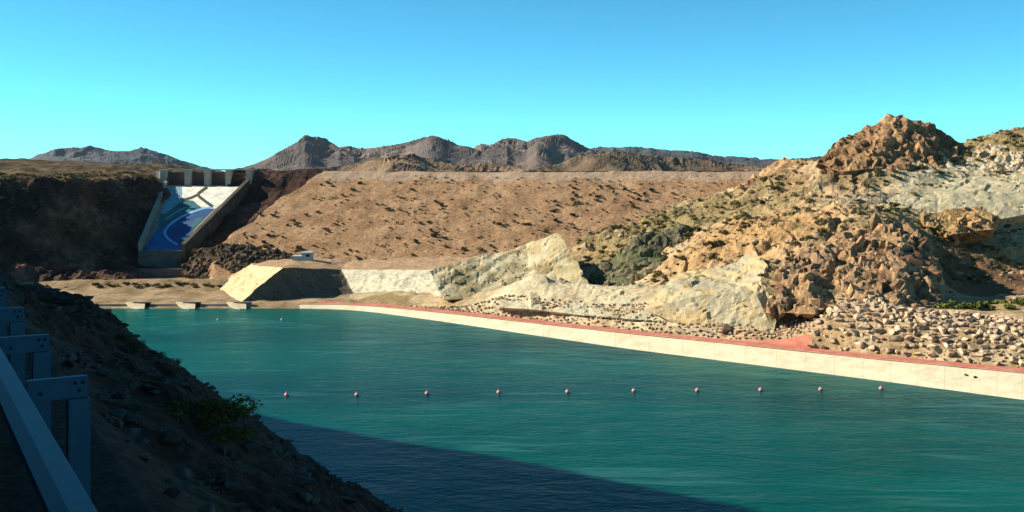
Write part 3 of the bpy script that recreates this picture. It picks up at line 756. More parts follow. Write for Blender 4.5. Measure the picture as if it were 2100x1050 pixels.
# ------------------------------------------------------------------ concrete apron, red path
apron = link('concrete_apron', None, label='pale cream concrete apron sloping into the water along the far shore', cat='apron')
edges = np.concatenate([np.linspace(455, 730, 4), np.array([800, 880, 960, 1040, 1115, 1190, 1262, 1332, 1400, 1466, 1530, 1592, 1653, 1712, 1770, 1827, 1883, 1938, 1992, 2045, 2097, 2160, 2230, 2310, 2400, 2500])])
def apron_slab(p0, p1):
    k = np.linspace(p0, p1, 7)
    a, b = path_pt(k).T.copy(), water_pt(k).T.copy()
    dirn = b - a
    lo = b + dirn * 0.35
    g = (k[-1] - k[0]) * 0.0
    verts = []
    for q in range(7):
        verts += [tuple(a[q]), tuple(a[q] * 0.86 + lo[q] * 0.14 + np.array([0, 0, 0.05])), tuple(lo[q])]
    vb = [(x, y, z - 0.5) for x, y, z in verts]
    n = len(verts)
    fs = []
    for q in range(6):
        for r_ in range(2):
            i = q * 3 + r_
            fs.append((i, i + 1, i + 4, i + 3)); fs.append((i + n, i + 3 + n, i + 4 + n, i + 1 + n))
    for q in range(6):
        fs.append((q * 3, q * 3 + 3, q * 3 + 3 + n, q * 3 + n)); i = q * 3 + 2; fs.append((i, i + n, i + 3 + n, i + 3))
    fs.append((0, n, n + 1, 1)); fs.append((1, n + 1, n + 2, 2))
    e = 18; fs.append((e, e + 1, e + 1 + n, e + n)); fs.append((e + 1, e + 2, e + 2 + n, e + 1 + n))
    return new_mesh('slab', verts + vb, fs, M['conc'])
for a, b in zip(edges[:-1], edges[1:]):
    link('slab', apron_slab(a, b - 0.3), apron, loc=(0, 0, random.uniform(-0.015, 0.015)))

def strip(name, k, off0, off1, z0, z1, mat, **kw):
    a = path_pt(k).T
    t = np.gradient(a[:, :2], axis=0); t /= np.linalg.norm(t, axis=1)[:, None]
    nrm = np.stack([-t[:, 1], t[:, 0]], -1)
    nrm *= np.sign((nrm * a[:, :2]).sum(1))[:, None]
    v = []
    for i in range(len(k)):
        p, q = a[i, :2] + nrm[i] * off0, a[i, :2] + nrm[i] * off1
        v += [(p[0], p[1], a[i, 2] + z0), (q[0], q[1], a[i, 2] + z1)]
    f = [(2 * i, 2 * i + 1, 2 * i + 3, 2 * i + 2) for i in range(len(k) - 1)]
    return link(name, new_mesh(name, v, f, mat), **kw)
kk = np.linspace(600, 2600, 160)
strip('red_path', kk, 0.15, 3.9, 0.06, 0.16, M['red'], kind='structure')
strip('kerb', kk, -0.1, 0.15, 0.14, 0.14, M['conc'], kind='structure')
def shore(px, off):
    a0, a1 = path_pt(px - 4), path_pt(px + 4); a = path_pt(px)
    t = (a1 - a0)[:2]; t /= np.linalg.norm(t); nr = np.array([-t[1], t[0]]); nr *= np.sign((nr * a[:2]).sum())
    return a[:2] + nr * off
# red ramp widening off the path
rp = []
for px, o0, o1 in ((1440, 3.6, 3.8), (1490, 3.6, 4.2), (1545, 3.6, 4.9), (1600, 3.6, 5.6), (1630, 3.6, 5.9), (1645, 3.6, 5.0)):
    for t in np.linspace(0, 1, 6):
        p = shore(px, o0 + (o1 - o0) * t)
        rp.append((p[0], p[1], float(hill_z(np.array([p[0]]), np.array([p[1]]))[0]) + 0.2))
link('red_ramp', new_mesh('red_ramp', rp, grid_faces(6, 6), M['red']), kind='structure')

# ------------------------------------------------------------------ stones
def stone_mesh(name, seed, mat, flat=0.75):
    r_ = random.Random(seed)
    bm = bmesh.new()
    for i in range(12):
        v = Vector((r_.gauss(0, 1), r_.gauss(0, 1), r_.gauss(0, 1))).normalized()
        v = Vector((v.x * r_.uniform(0.75, 1.15), v.y * r_.uniform(0.6, 1.0), v.z * flat * r_.uniform(0.75, 1.1))) * 0.5
        bm.verts.new(v)
    res = bmesh.ops.convex_hull(bm, input=bm.verts[:])
    bmesh.ops.delete(bm, geom=[v for v in bm.verts if not v.link_faces], context='VERTS')
    bmesh.ops.bevel(bm, geom=bm.edges[:], offset=0.02, segments=1, affect='EDGES')
    return bm_mesh(name, bm, mat)
STONE = [stone_mesh('stone', 300 + i, M['stone']) for i in range(8)]
BSTONE = [stone_mesh('rock', 340 + i, M['bankstone'], 0.6) for i in range(6)]

def joined(name, mesh_list, places, mat):
    """many small pieces of ground cover as one mesh"""
    vs, fs, off = [], [], 0
    src = []
    for me in mesh_list:
        v = np.empty(len(me.vertices) * 3); me.vertices.foreach_get('co', v)
        me.calc_loop_triangles()
        f = np.empty(len(me.loop_triangles) * 3, dtype=np.int32); me.loop_triangles.foreach_get('vertices', f)
        src.append((v.reshape(-1, 3), f.reshape(-1, 3)))
    for (loc, rot, s, i) in places:
        v, f = src[i % len(src)]
        m = np.array(Matrix.Rotation(rot[2], 3, 'Z') @ Matrix.Rotation(rot[0], 3, 'X'))
        vs.append((v * np.asarray(s)) @ m.T + np.asarray(loc)); fs.append(f + off); off += len(v)
    return new_mesh(name, np.concatenate(vs), np.concatenate(fs), mat)

rip = link('riprap_bank', None, label='bank of loose cream boulders above the red path', cat='rock bank')
small = []
n_big = 0
cand = []
for _ in range(7500):
    px = random.gauss(1660, 14) if random.random() < 0.03 else random.uniform(1640, 2350) if random.random() < 0.62 else random.uniform(800, 1640)
    if px > 1640:
        off = random.uniform(4.4, 20); s = 0.4 + 1.7 * random.random() ** 1.8
        if off > 17 and random.random() < 0.5: continue
    else:
        mx = np.interp(px, [800, 1000, 1200, 1500, 1640], [4, 7, 11, 15, 17]); mn = np.interp(px, [1400, 1460, 1640], [4.2, 4.6, 6.4])
        off = random.uniform(mn, mx); s = random.uniform(0.4, 1.1)
    p = shore(px, off)
    cand.append((s, p[0], p[1], px))
cx = np.array([c[1] for c in cand]); cy = np.array([c[2] for c in cand])
cz = hill_z(cx, cy)
kept = []
cellmap = {}
for i in np.argsort([-c[0] for c in cand]):
    s, x, y, px = cand[i]
    key = (int(x // 1.2), int(y // 1.2)); ok = True
    for a in (-1, 0, 1):
        for b in (-1, 0, 1):
            for (qx, qy, qs) in cellmap.get((key[0] + a, key[1] + b), ()):
                if math.hypot(qx - x, qy - y) < (qs + s) * 0.30: ok = False
    if not ok: continue
    cellmap.setdefault(key, []).append((x, y, s)); kept.append((s, x, y, cz[i], px))
for s, x, y, z, px in kept:
    sc = (s * random.uniform(0.8, 1.2), s * random.uniform(0.8, 1.2), s * random.uniform(0.8, 1.1))
    rot = (random.uniform(-0.5, 0.5), 0, random.uniform(0, 6.28))
    if n_big < 300 and 1630 < px < 2130:
        o = link('stone', STONE[n_big % 8], rip, loc=(x, y, z + s * 0.16), rot=rot, scl=sc); n_big += 1
    else:
        small.append(((x, y, z + s * 0.16), rot, sc, len(small)))
link('loose_stones', joined('loose_stones', STONE, small, M['stone']), rip, kind='stuff')
# bed under the stones
hr = []
cand = []
for _ in range(3000):
    px = random.uniform(1150, 2250); d = random.uniform(200, 330)
    cand.append(((px - 1050) / F * d, d))
cx = np.array([c[0] for c in cand]); cy = np.array([c[1] for c in cand])
cz = hill_z(cx, cy); dn = fbm(cx / 9, cy / 9, 0, 3, 161)
for x, y, z, q in zip(cx, cy, cz, dn):
    if z < 8 or q < 0.05 or (math.hypot((x - 116) / 20, (y - 268) / 13) < 0.9 and random.random() < 0.85): continue
    sz = 0.5 + 1.9 * random.random() ** 3
    hr.append(((x, y, z + sz * 0.1), (random.uniform(-.5, .5), 0, random.uniform(0, 6.28)), (sz * random.uniform(.8, 1.5), sz, sz * random.uniform(.6, 1.1)), len(hr)))
hmat = ground_mat('hill_stone', ((0.3, (0.20, 0.14, 0.08)), (0.5, (0.34, 0.25, 0.15)), (0.7, (0.46, 0.38, 0.25))), 0.18, 0.9, 0.2, 2.2)
link('hillside_stones', joined('hillside_stones', STONE, hr, hmat), kind='stuff', label='loose tan stones strewn over the rocky hillside')
# single boulders
for px, py, d, s, lab in ((1488, 652, 196, 3.4, 'brown boulder with a dark underside standing alone above the stony strip'),):
    p = P(px, py, d); z = float(hill_z(np.array([p[0]]), np.array([p[1]]))[0])
    bmat = ground_mat('lone_boulder_rock', ((0.3, (0.14, 0.08, 0.055)), (0.7, (0.28, 0.19, 0.14))), 0.6, 0.8, 0.2, 2.0)
    link('boulder', stone_mesh('boulder', 77, bmat, 0.8), label=lab, cat='boulder', loc=(p[0], p[1], z + s * 0.25), scl=(s, s * 0.9, s * 0.95), rot=(0.3, 0.2, 0.9))
dmat = ground_mat('dark_stone', ((0.3, (0.07, 0.055, 0.03)), (0.7, (0.16, 0.12, 0.07))), 1.5, 0.8, 0.1, 4.0)
for (px, py), lab in zip(((1981, 771), (1999, 775)), ('darker of two small stones lying side by side on the cream apron', 'paler of two small stones lying side by side on the cream apron')):
    ap, wp = path_pt(px), water_pt(px)
    tq = np.linspace(0, 1, 200); qs = ap[None] * (1 - tq[:, None]) + wp[None] * tq[:, None]
    p = qs[np.argmin(np.abs(HOR + (H - qs[:, 2]) / qs[:, 1] * F - py))]
    link('stone', stone_mesh('stone', 80 + px, dmat, 0.6), label=lab, cat='stone', group='two dark stones on the apron', loc=(p[0], p[1], p[2] + 0.18), scl=(0.95, 0.8, 0.7), rot=(0.1, 0, px))

# ------------------------------------------------------------------ shrubs
def shrub_mesh(name, seed, mat, n=170, flat=0.75, leaf=0.13):
    r_ = np.random.default_rng(seed)
    vs, fs = [], []
    lumps = [(r_.normal(0, 0.22), r_.normal(0, 0.22), r_.uniform(0.22, 0.5) * flat, r_.uniform(0.16, 0.3)) for _ in range(7)]
    for i in range(n):
        lx, ly, lz, lr = lumps[i % 7]
        d = r_.normal(size=3); d /= np.linalg.norm(d)
        c = np.array([lx, ly, lz]) + d * lr * r_.uniform(0.55, 1.05) * np.array([1, 1, 0.85])
        c[2] = max(c[2], 0.0)
        a = r_.normal(size=3); a /= np.linalg.norm(a); b = np.cross(a, d + 0.01); b /= np.linalg.norm(b) + 1e-9
        s = leaf * r_.uniform(0.6, 1.3)
        k = len(vs)
        vs += [c - a * s, c + b * s * 0.55, c + a * s, c - b * s * 0.55]; fs.append((k, k + 1, k + 2, k + 3))
    for i in range(6):   # stems
        lx, ly, lz, lr = lumps[i]
        k = len(vs); w = 0.018
        vs += [np.array([-w, 0, -0.06]), np.array([w, 0, -0.06]), np.array([0, w, -0.06]), np.array([lx, ly, lz])]
        fs += [(k, k + 1, k + 3), (k + 1, k + 2, k + 3), (k + 2, k, k + 3)]
    return new_mesh(name, vs, fs, mat)
SH_DARK = [shrub_mesh('shrub', 400 + i, M['leaf_dark']) for i in range(5)]
SH_OLIVE = [shrub_mesh('shrub', 410 + i, M['leaf_olive']) for i in range(5)]
SH_GREEN = [shrub_mesh('shrub', 420 + i, M['leaf_green'], 260) for i in range(4)]
SH_BANK = [shrub_mesh('shrub', 430 + i, M['leaf_bank'], 800, 0.75, 0.036) for i in range(5)]

def put_shrub(meshes, i, x, y, z, s, label, group, sz=None):
    return link('shrub', meshes[i % len(meshes)], label=label, cat='shrub', group=group, loc=(x, y, z), rot=(0, 0, random.uniform(0, 6.28)), scl=(s, s, (sz or s) * random.uniform(0.8, 1.1)))

# on the dam
dm = 0
pts = []
while dm < 150:
    y = random.uniform(290, 346); x = random.uniform(-80, 70)
    px = 1050 + x / y * F; py = HOR + (H - float(dam_z(x, y))) / y * F
    if px < 600 - (py - 375) * 1.4 or px > 1560 - (py - 350) * 3.2: continue
    if float(fbm(x / 12, y / 7, 0, 3, 601)) < random.uniform(-0.35, 0.25): continue
    dens = 0.25 + 0.75 * sstep(440, 520, py) + 0.9 * (abs(px - 1230) < 110 and 370 < py < 420)
    if random.random() > dens: continue
    if any((x - a) ** 2 + (y - b) ** 2 < 2.2 for a, b in pts): continue
    pts.append((x, y))
    s = 0.7 + 1.3 * random.random() ** 1.6
    put_shrub(SH_DARK if random.random() < 0.45 else SH_OLIVE, dm, x, y, float(dam_z(x, y)) - 0.05, s, ('small dark shrub high on the brown dam face, just below the crest' if py < 400 else 'small dark shrub halfway up the brown dam face' if py < 470 else 'small dark shrub low on the dam face, near its stony toe'), 'shrubs dotted over the dam face')
    dm += 1
spk = []
while len(spk) < 800:
    y = random.uniform(288, 351); x = random.uniform(-82, 75)
    if float(fbm(x / 9, y / 6, 0, 3, 611)) < random.uniform(-0.3, 0.3): continue
    q = 0.3 + 0.6 * random.random() ** 2
    spk.append(((x, y, float(dam_z(x, y)) - 0.06), (0, 0, random.uniform(0, 6.28)), (q * 1.3, q * 1.3, q), len(spk)))
link('dam_scrub', joined('dam_scrub', SH_OLIVE, spk, M['leaf_olive']), kind='stuff', label='fine dry scrub speckled over the dam face')
# on the rocky hillside
hm = 0
cand = []
for _ in range(4200):
    px = random.uniform(1150, 2150); d = random.uniform(205, 320)
    cand.append(((px - 1050) / F * d, d, px))
hz = hill_z(np.array([c[0] for c in cand]), np.array([c[1] for c in cand]))
dense = fbm(np.array([c[0] for c in cand]) / 14, np.array([c[1] for c in cand]) / 14, 0, 4, 61)
scrub = []
for (x, y, px), z, dn in zip(cand, hz, dense):
    py = HOR + (H - z) / y * F
    if z < 8.5 or dn < -0.15 and random.random() < 0.8: continue
    s = 0.7 + 2.2 * random.random() ** 2.2
    if hm < 130 and s > 1.0 and 300 < py < 600 and px < 2100:
        put_shrub(SH_OLIVE if random.random() < 0.65 else SH_DARK, hm, x, y, z - 0.1, s, ('low olive shrub on the slope beside the dam' if px < 1450 else 'low olive shrub on the upper hillside around the pointed crag' if py < 380 else 'low olive shrub on the hillside above the brown crag'), 'shrubs on the rocky hillside'); hm += 1
    else:
        scrub.append(((x, y, z - 0.1), (0, 0, random.uniform(0, 6.28)), (s * 0.7,) * 3, len(scrub)))
link('scrub', joined('scrub', SH_OLIVE + SH_GREEN[:1], scrub[:1500], M['leaf_olive']), kind='stuff', label='low olive scrub spread over the rocky hillside')
ab = []
while len(ab) < 700:
    x = random.uniform(-170, -104); y = random.uniform(292, 352)
    d_ = float(side_dist(np.array([x]), np.array([y]))[0])
    if d_ < -10 or d_ > 24 or (x > -119 and y > 303): continue
    q = 0.5 + 1.3 * random.random() ** 2
    ab.append(((x, y, float(abut_z(np.array([x]), np.array([y]))[0]) - 0.1), (0, 0, random.uniform(0, 6.28)), (q, q, q * 0.8), len(ab)))
link('abutment_scrub', joined('abutment_scrub', SH_DARK + SH_OLIVE, ab, M['leaf_olive']), kind='stuff', label='dark scrub over the shaded abutment slope left of the spillway')
# green bushes along the bench at the right
for i in range(15):
    px = 1915 + i * 14 + random.uniform(-5, 5); py = 634 - 0.05 * (px - 1915) + random.uniform(-2, 6)
    d = 197 + random.uniform(-5, 5)
    x = (px - 1050) / F * d; z = float(hill_z(np.array([x]), np.array([d]))[0])
    put_shrub(SH_GREEN, i, x, d, z - 0.1, random.uniform(2.2, 3.6), 'bright green bush in the row below the dark recess', 'green bushes along the bench', random.uniform(1.8, 2.6))
# hedge row at the head of the canal
for i in range(22):
    x = -114 + i * 2.0 + random.uniform(-0.6, 0.6); y = 280 + 0.04 * (x + 95) + random.uniform(-1.5, 1)
    put_shrub(SH_OLIVE, i, x, y, float(floor_z(x, y)) - 0.1, random.uniform(1.4, 2.6), 'olive bush in the low row at the head of the canal', 'bushes at the head of the canal', 1.5)

# ------------------------------------------------------------------ spillway
TL, TR, BR, BL = (np.array(p, float) for p in ((-118, 350, 29), (-90.5, 350, 29), (-98.6, 308, 9.8), (-111, 308, 9.8)))
spill = link('spillway', None, label='concrete spillway chute painted with a blue and cream mural, left of the dam', cat='spillway')
link('floor', new_mesh('floor', [TL, TR, BR, BL, TL - [0, 0, 3], TR - [0, 0, 3], BR - [0, 0, 3], BL - [0, 0, 3]],
     [(0, 3, 2, 1), (0, 4, 7, 3), (3, 7, 6, 2), (2, 6, 5, 1), (1, 5, 4, 0)], M['concgrey']), spill)
pn = np.cross(TR - TL, BL - TL); pn /= np.linalg.norm(pn)
if pn[2] < 0: pn = -pn
def on_chute(px, py, lift=0.05):
    o = np.array([0, 0, H]); d = np.array([(px - 1050) / F, 1.0, -(py - HOR) / F])
    t = np.dot(TL - o, pn) / np.dot(d, pn)
    return o + d * t + pn * lift
def patch(name, pts, mat, lift):
    v = [on_chute(px, py, lift) for px, py in pts]
    link(name, new_mesh(name, v, [tuple(range(len(v)))], mat), spill)
def ribbon(name, pts, w, mat, lift):
    pts = [np.array(p, float) for p in pts]
    # round the line
    for _ in range(2):
        q = [pts[0]]
        for a, b in zip(pts[:-1], pts[1:]): q += [a * 0.75 + b * 0.25, a * 0.25 + b * 0.75]
        pts = q + [pts[-1]]
    L, R = [], []
    for i, p in enumerate(pts):
        t = pts[min(i + 1, len(pts) - 1)] - pts[max(i - 1, 0)]; t = t / np.linalg.norm(t); n_ = np.array([-t[1], t[0]]) * w / 2
        L.append(on_chute(*(p + n_), lift)); R.append(on_chute(*(p - n_), lift))
    n = len(pts)
    link(name, new_mesh(name, L + R, [(i, i + 1, n + i + 1, n + i) for i in range(n - 1)], mat), spill)
patch('painted_patch', [(343, 383), (374, 383), (374, 412), (342, 437), (332, 437)], M['mural_and_shade'], 0.03)  # pale blue-grey imitates the shade on the chute's upper left
patch('painted_patch', [(374, 383), (506, 383), (441, 428), (416, 428), (396, 412), (374, 408)], M['mural_white'], 0.03)
patch('painted_patch', [(342, 437), (374, 412), (374, 408), (396, 412), (416, 428), (380, 440), (345, 462), (324, 466), (329, 440)], M['mural_teal'], 0.03)
patch('painted_patch', [(416, 428), (441, 428), (432, 436), (398, 470), (376, 511), (362, 500), (345, 492), (336, 478), (345, 462), (380, 440)], M['mural_blue'], 0.03)
patch('painted_patch', [(324, 466), (345, 462), (336, 478), (345, 492), (362, 500), (376, 512), (294, 513)], M['mural_mid'], 0.03)
patch('painted_patch', [(404, 448), (424, 442), (396, 470), (390, 466)], M['mural_teal'], 0.06)
ribbon('painted_line', [(436, 424), (400, 432), (370, 446), (346, 462), (336, 478), (346, 492), (364, 502)], 4.0, M['mural_line'], 0.09)
ribbon('painted_line', [(425, 384), (413, 392), (404, 400), (418, 411), (436, 424)], 6.0, M['mural_dark'], 0.09)
ribbon('painted_line', [(404, 400), (390, 407), (374, 410)], 4.5, M['mural_dark'], 0.12)
ribbon('painted_line', [(340, 450), (360, 436), (385, 424)], 3.0, M['mural_and_shade'], 0.09)
def wall(name, a, b, ha, hb, th, mat, below=3.0, extra=None):
    a, b = np.array(a, float), np.array(b, float)
    t = (b - a)[:2]; t /= np.linalg.norm(t); n_ = np.array([-t[1], t[0], 0]) * th / 2
    v = []
    for p, h_ in ((a, ha), (b, hb)):
        v += [p + n_ + [0, 0, h_], p - n_ + [0, 0, h_], p - n_ - [0, 0, below], p + n_ - [0, 0, below]]
    f = [(0, 1, 5, 4), (1, 2, 6, 5), (2, 3, 7, 6), (3, 0, 4, 7), (0, 3, 2, 1), (4, 5, 6, 7)]
    return link(name, new_mesh(name, v, f, mat), spill)
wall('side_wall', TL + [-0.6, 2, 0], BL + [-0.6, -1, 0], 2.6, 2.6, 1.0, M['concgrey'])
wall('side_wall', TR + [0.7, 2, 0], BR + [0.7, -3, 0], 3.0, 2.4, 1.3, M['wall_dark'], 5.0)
link('end_sill', bm_mesh('end_sill', box(13.6, 1.6, 7.5, (-104.9, 306.9, 6.3), 0.1), M['concold']), spill)
# gate house: piers, steel gates and the bridge over them
for px in (338, 388, 428, 471, 513):
    x = (px - 1050) / F * 352
    link('pier', bm_mesh('pier', box(1.8, 7.0, 7.6, (x, 353.2, 30.3), 0.08), M['pier']), spill)
for p0, p1 in ((338, 388), (388, 428), (428, 471), (471, 513)):
    x0, x1 = (p0 - 1050) / F * 352 + 0.95, (p1 - 1050) / F * 352 - 0.95
    g = link('gate', bm_mesh('gate', box(x1 - x0, 0.3, 4.6, ((x0 + x1) / 2, 352.6, 31.2)), M['gate']), spill)
    for zz in (29.8, 31.2, 32.6):
        link('gate_rib', bm_mesh('gate_rib', box(x1 - x0 - 0.1, 0.25, 0.25, ((x0 + x1) / 2, 352.3, zz)), M['gate']), g)
link('bridge_deck', bm_mesh('bridge_deck', box(33, 4.0, 0.45, (-104.8, 354.5, 34.33), 0.05), M['pier']), spill)

def thing_box(name, bmx, mat, **kw): return link(name, bm_mesh(name, bmx, mat), **kw)
thing_box('basin_wall', box(38, 0.9, 3.6, (-103.5, 299.0, 3.6), 0.08), M['concold'], label='long grey concrete wall in the shade below the spillway', cat='wall')
# gully fill to the right of the chute
gv_, gx, gy = [], np.linspace(-97, -66, 60), np.linspace(298, 356, 90)
X, Y = np.meshgrid(gx, gy)
Zc = 29 + (Y - 350) * (19.2 / 42)
Z = Zc - 1.6 + 0.6 * fbm(X / 4, Y / 4, 0, 3, 301) - 1.5 * sstep(318, 300, Y) + 4.2 * sstep(345, 354.6, Y)
link('spillway_gully', new_mesh('spillway_gully', np.stack([X, Y, Z], -1).reshape(-1, 3), grid_faces(90, 60), M['abut']), kind='structure')
# white marker by the gate house
mk = link('marker_post', None, label='small white marker hut at the top end of the spillway', cat='marker', loc=(-121.6, 352, 31.4))
link('post', bm_mesh('post', box(0.9, 0.9, 2.2, (0, 0, 1.1), 0.05), M['white']), mk)
link('cap', bm_mesh('cap', box(1.2, 1.2, 0.25, (0, 0, 2.33), 0.05), M['white']), mk)

# pale blue hut at the dam toe
hx = P(622, 534, 287)
hut = link('hut', None, label='small pale blue hut with a low annex at the toe of the dam', cat='hut', loc=(hx[0], hx[1], 9.0))
link('wall', bm_mesh('wall', box(2.8, 2.6, 2.3, (1.2, 0, 0.9)), M['bluewall']), hut)
rf_ = link('roof', bm_mesh('roof', box(3.1, 2.9, 0.16, (1.2, 0, 2.13), 0.03), M['blueroof']), hut)
link('annex', bm_mesh('annex', box(2.6, 2.4, 1.3, (-1.5, -0.05, 0.4)), M['bluewall']), hut)
link('annex_roof', bm_mesh('annex_roof', box(2.8, 2.6, 0.14, (-1.6, -0.05, 1.12), 0.03), M['blueroof']), hut)
wn_ = link('window', bm_mesh('window', box(1.0, 0.1, 0.7, (1.5, -1.31, 1.3)), M['hole']), hut)
link('sill', bm_mesh('sill', box(1.2, 0.16, 0.08, (1.5, -1.35, 0.9)), M['blueroof']), wn_)

# concrete outlets on the far shore
for i, (px, lab) in enumerate(((278, 'pale concrete pipe outlet at the canal head, nearest the shaded bank'), (382, 'pale concrete pipe outlet in the middle of the canal head'), (487, 'pale concrete outlet block below the tip of the rock berm'))):
    c = PZ(px, 634, 0.0)
    o = link('pipe_outlet', None, label=lab, cat='outlet', group='concrete outlets at the canal head', loc=(c[0], c[1] + 1.2, 0))
    link('apron', new_mesh('apron', [(-3.4, 1.5, 1.5), (0.6, -1.4, 0.12), (2.2, -1.4, 0.12), (1.4, 1.5, 1.2), (-3.4, 1.5, -0.8), (0.6, -1.4, -0.8), (2.2, -1.4, -0.8), (1.4, 1.5, -0.8)],
         [(0, 1, 2, 3), (0, 4, 5, 1), (1, 5, 6, 2), (2, 6, 7, 3), (3, 7, 4, 0)], M['conc']), o)
    link('headwall', bm_mesh('headwall', box(4.4, 0.7, 1.9, (0.6, 1.4, 0.55), 0.06), M['concgrey']), o)
    if i < 2:
        bm = bmesh.new(); bmesh.ops.create_cone(bm, cap_ends=True, segments=16, radius1=0.55, radius2=0.55, depth=0.5, matrix=Matrix.Translation((2.2, 0.95, 0.75)) @ Matrix.Rotation(math.pi / 2, 4, 'X'))
        link('pipe', bm_mesh('pipe', bm, M['hole']), o)
sill_v = []
thing_box('canal_sill', box(62, 1.4, 1.5, (-98, 254.5, 0.15), 0.1), M['concgrey'], label='long grey concrete sill edging the head of the canal', cat='sill')

# ------------------------------------------------------------------ buoys
bm = bmesh.new(); bmesh.ops.create_uvsphere(bm, u_segments=20, v_segments=12, radius=0.34)
for v in bm.verts: v.co.z *= 0.95
BU = bm_mesh('float', bm, M['buoy'], True)
bm = bmesh.new(); bmesh.ops.create_cone(bm, cap_ends=True, segments=20, radius1=0.355, radius2=0.355, depth=0.10); BAND = bm_mesh('band', bm, M['buoyband'], True)
bm = bmesh.new(); bmesh.ops.create_cone(bm, cap_ends=True, segments=10, radius1=0.12, radius2=0.07, depth=0.22, matrix=Matrix.Translation((0, 0, 0.36))); EYE = bm_mesh('lifting_eye', bm, M['buoyband'], True)
ords = ['first', 'second', 'third', 'fourth', 'fifth', 'sixth', 'seventh', 'eighth', 'ninth', 'last']
for i, (px, py) in enumerate(((588, 808), (732, 808), (876, 805), (1023, 803), (1164, 802), (1300, 800), (1430, 799), (1560, 798), (1683, 797), (1807, 795))):
    c = PZ(px, py, 0.3)
    o = link('buoy', None, label=f'pale pink round buoy, {ords[i]} in the line across the canal counted from the shaded bank', cat='buoy', group='buoys in a line across the canal', loc=(c[0], c[1], 0.2), rot=(random.uniform(-.15, .15), random.uniform(-.15, .15), 0))
    link('float', BU, o); link('band', BAND, o, loc=(0, 0, -0.02)); link('lifting_eye', EYE, o)
for i, (px, py) in enumerate(((447, 655), (578, 655))):
    c = PZ(px, py, 0.1)
    link('marker_float', BU, label=('small white float on the far water nearer the shaded bank' if i == 0 else 'small white float on the far water below the rock berm'), cat='float', group='white floats at the canal head', loc=(c[0], c[1], 0.05), scl=0.9)

# ------------------------------------------------------------------ mountains
def mountain(name, skyline, depth, width, mat, seed, cols=420, rows=120, carve=0.5, base=-6.0):
    sk = np.array(skyline, float)
    px = np.linspace(sk[0, 0], sk[-1, 0], cols)
    sy = np.interp(px, sk[:, 0], sk[:, 1])
    sy = sy + 1.2 * fbm(px / 22, px * 0, 0, 4, seed) * sstep(350, 335, sy)
    rho = np.linspace(-1, 1, rows)
    PX, R = np.meshgrid(px, rho)
    ridge_d = depth * (1 + 0.05 * fbm(px / 90, px * 0, 0, 2, seed + 5))
    D = ridge_d[None] + R * width
    zr = H + (HOR - sy) / F * ridge_d
    X, Y = (PX - 1050) / F * D, D
    rel = width
    wx, wy = X + rel * 0.10 * fbm(X / (rel * 0.3), Y / (rel * 0.3), 0, 3, seed + 3), Y + rel * 0.10 * fbm(X / (rel * 0.3), Y / (rel * 0.3), 0, 3, seed + 4)
    rg = ridged(wx / (rel * 0.42), wy / (rel * 0.6), 0, 6, seed + 9)
    prof = np.clip(1 - np.abs(R), 0, 1)
    f = prof ** 0.8 * (0.62 + carve * 0.38 * rg)
    f = f + 0.03 * fbm(X / (rel * 0.05), Y / (rel * 0.05), 0, 3, seed + 13) * prof
    # bring each bearing up to the outline of the range
    Z = (zr - base)[None] * f
    top = ((Z + base - H) / D).max(0); want = (HOR - sy + 5) / F
    k = 1 + (want - top) * ridge_d / np.maximum((zr - base), 5)
    k = np.convolve(np.pad(k, 3, mode='edge'), np.ones(7) / 7, 'valid')
    Z = base + Z * np.clip(k, 0.4, 2.5)[None]
    return link(name, new_mesh(name, np.stack([X, Y, Z], -1).reshape(-1, 3), grid_faces(rows, cols), mat, False), kind='structure')
mountain('mountain', [(-140, 352), (-60, 345), (0, 337), (60, 325), (120, 306), (180, 298), (230, 301), (265, 304), (290, 294), (320, 306), (380, 328), (440, 349), (500, 360)], 3400, 1100, M['mt_far'], 501)
mountain('mountain', [(460, 356), (490, 350), (520, 340), (560, 322), (600, 297), (625, 277), (660, 285), (700, 297), (735, 303), (800, 297), (840, 285), (880, 272), (920, 277), (955, 293), (1010, 320), (1060, 350)], 2600, 900, M['mt_centre'], 511)
mountain('mountain', [(900, 350), (940, 312), (985, 290), (1040, 278), (1080, 283), (1100, 270), (1130, 266), (1165, 272), (1190, 288), (1220, 305), (1290, 330), (1380, 352)], 2450, 800, M['mt_centre'], 521)
mountain('mountain', [(1120, 345), (1170, 320), (1220, 304), (1300, 303), (1350, 306), (1420, 309), (1480, 315), (1540, 313), (1600, 320), (1680, 316), (1780, 326), (1900, 350)], 2900, 900, M['mt_far'], 531)
mountain('foothill', [(560, 352), (640, 349), (700, 346), (750, 335), (800, 322), (850, 318), (890, 330), (940, 340), (990, 328), (1030, 333), (1080, 345), (1140, 340), (1190, 322), (1250, 312), (1320, 315), (1390, 322), (1450, 330), (1520, 338), (1620, 350)], 1300, 420, M['mt_low'], 541, carve=0.6)
mountain('foothill', [(-200, 345), (-100, 340), (0, 342), (60, 334), (110, 331), (170, 340), (230, 347), (300, 352), (380, 356)], 900, 300, M['mt_low'], 551, carve=0.5)

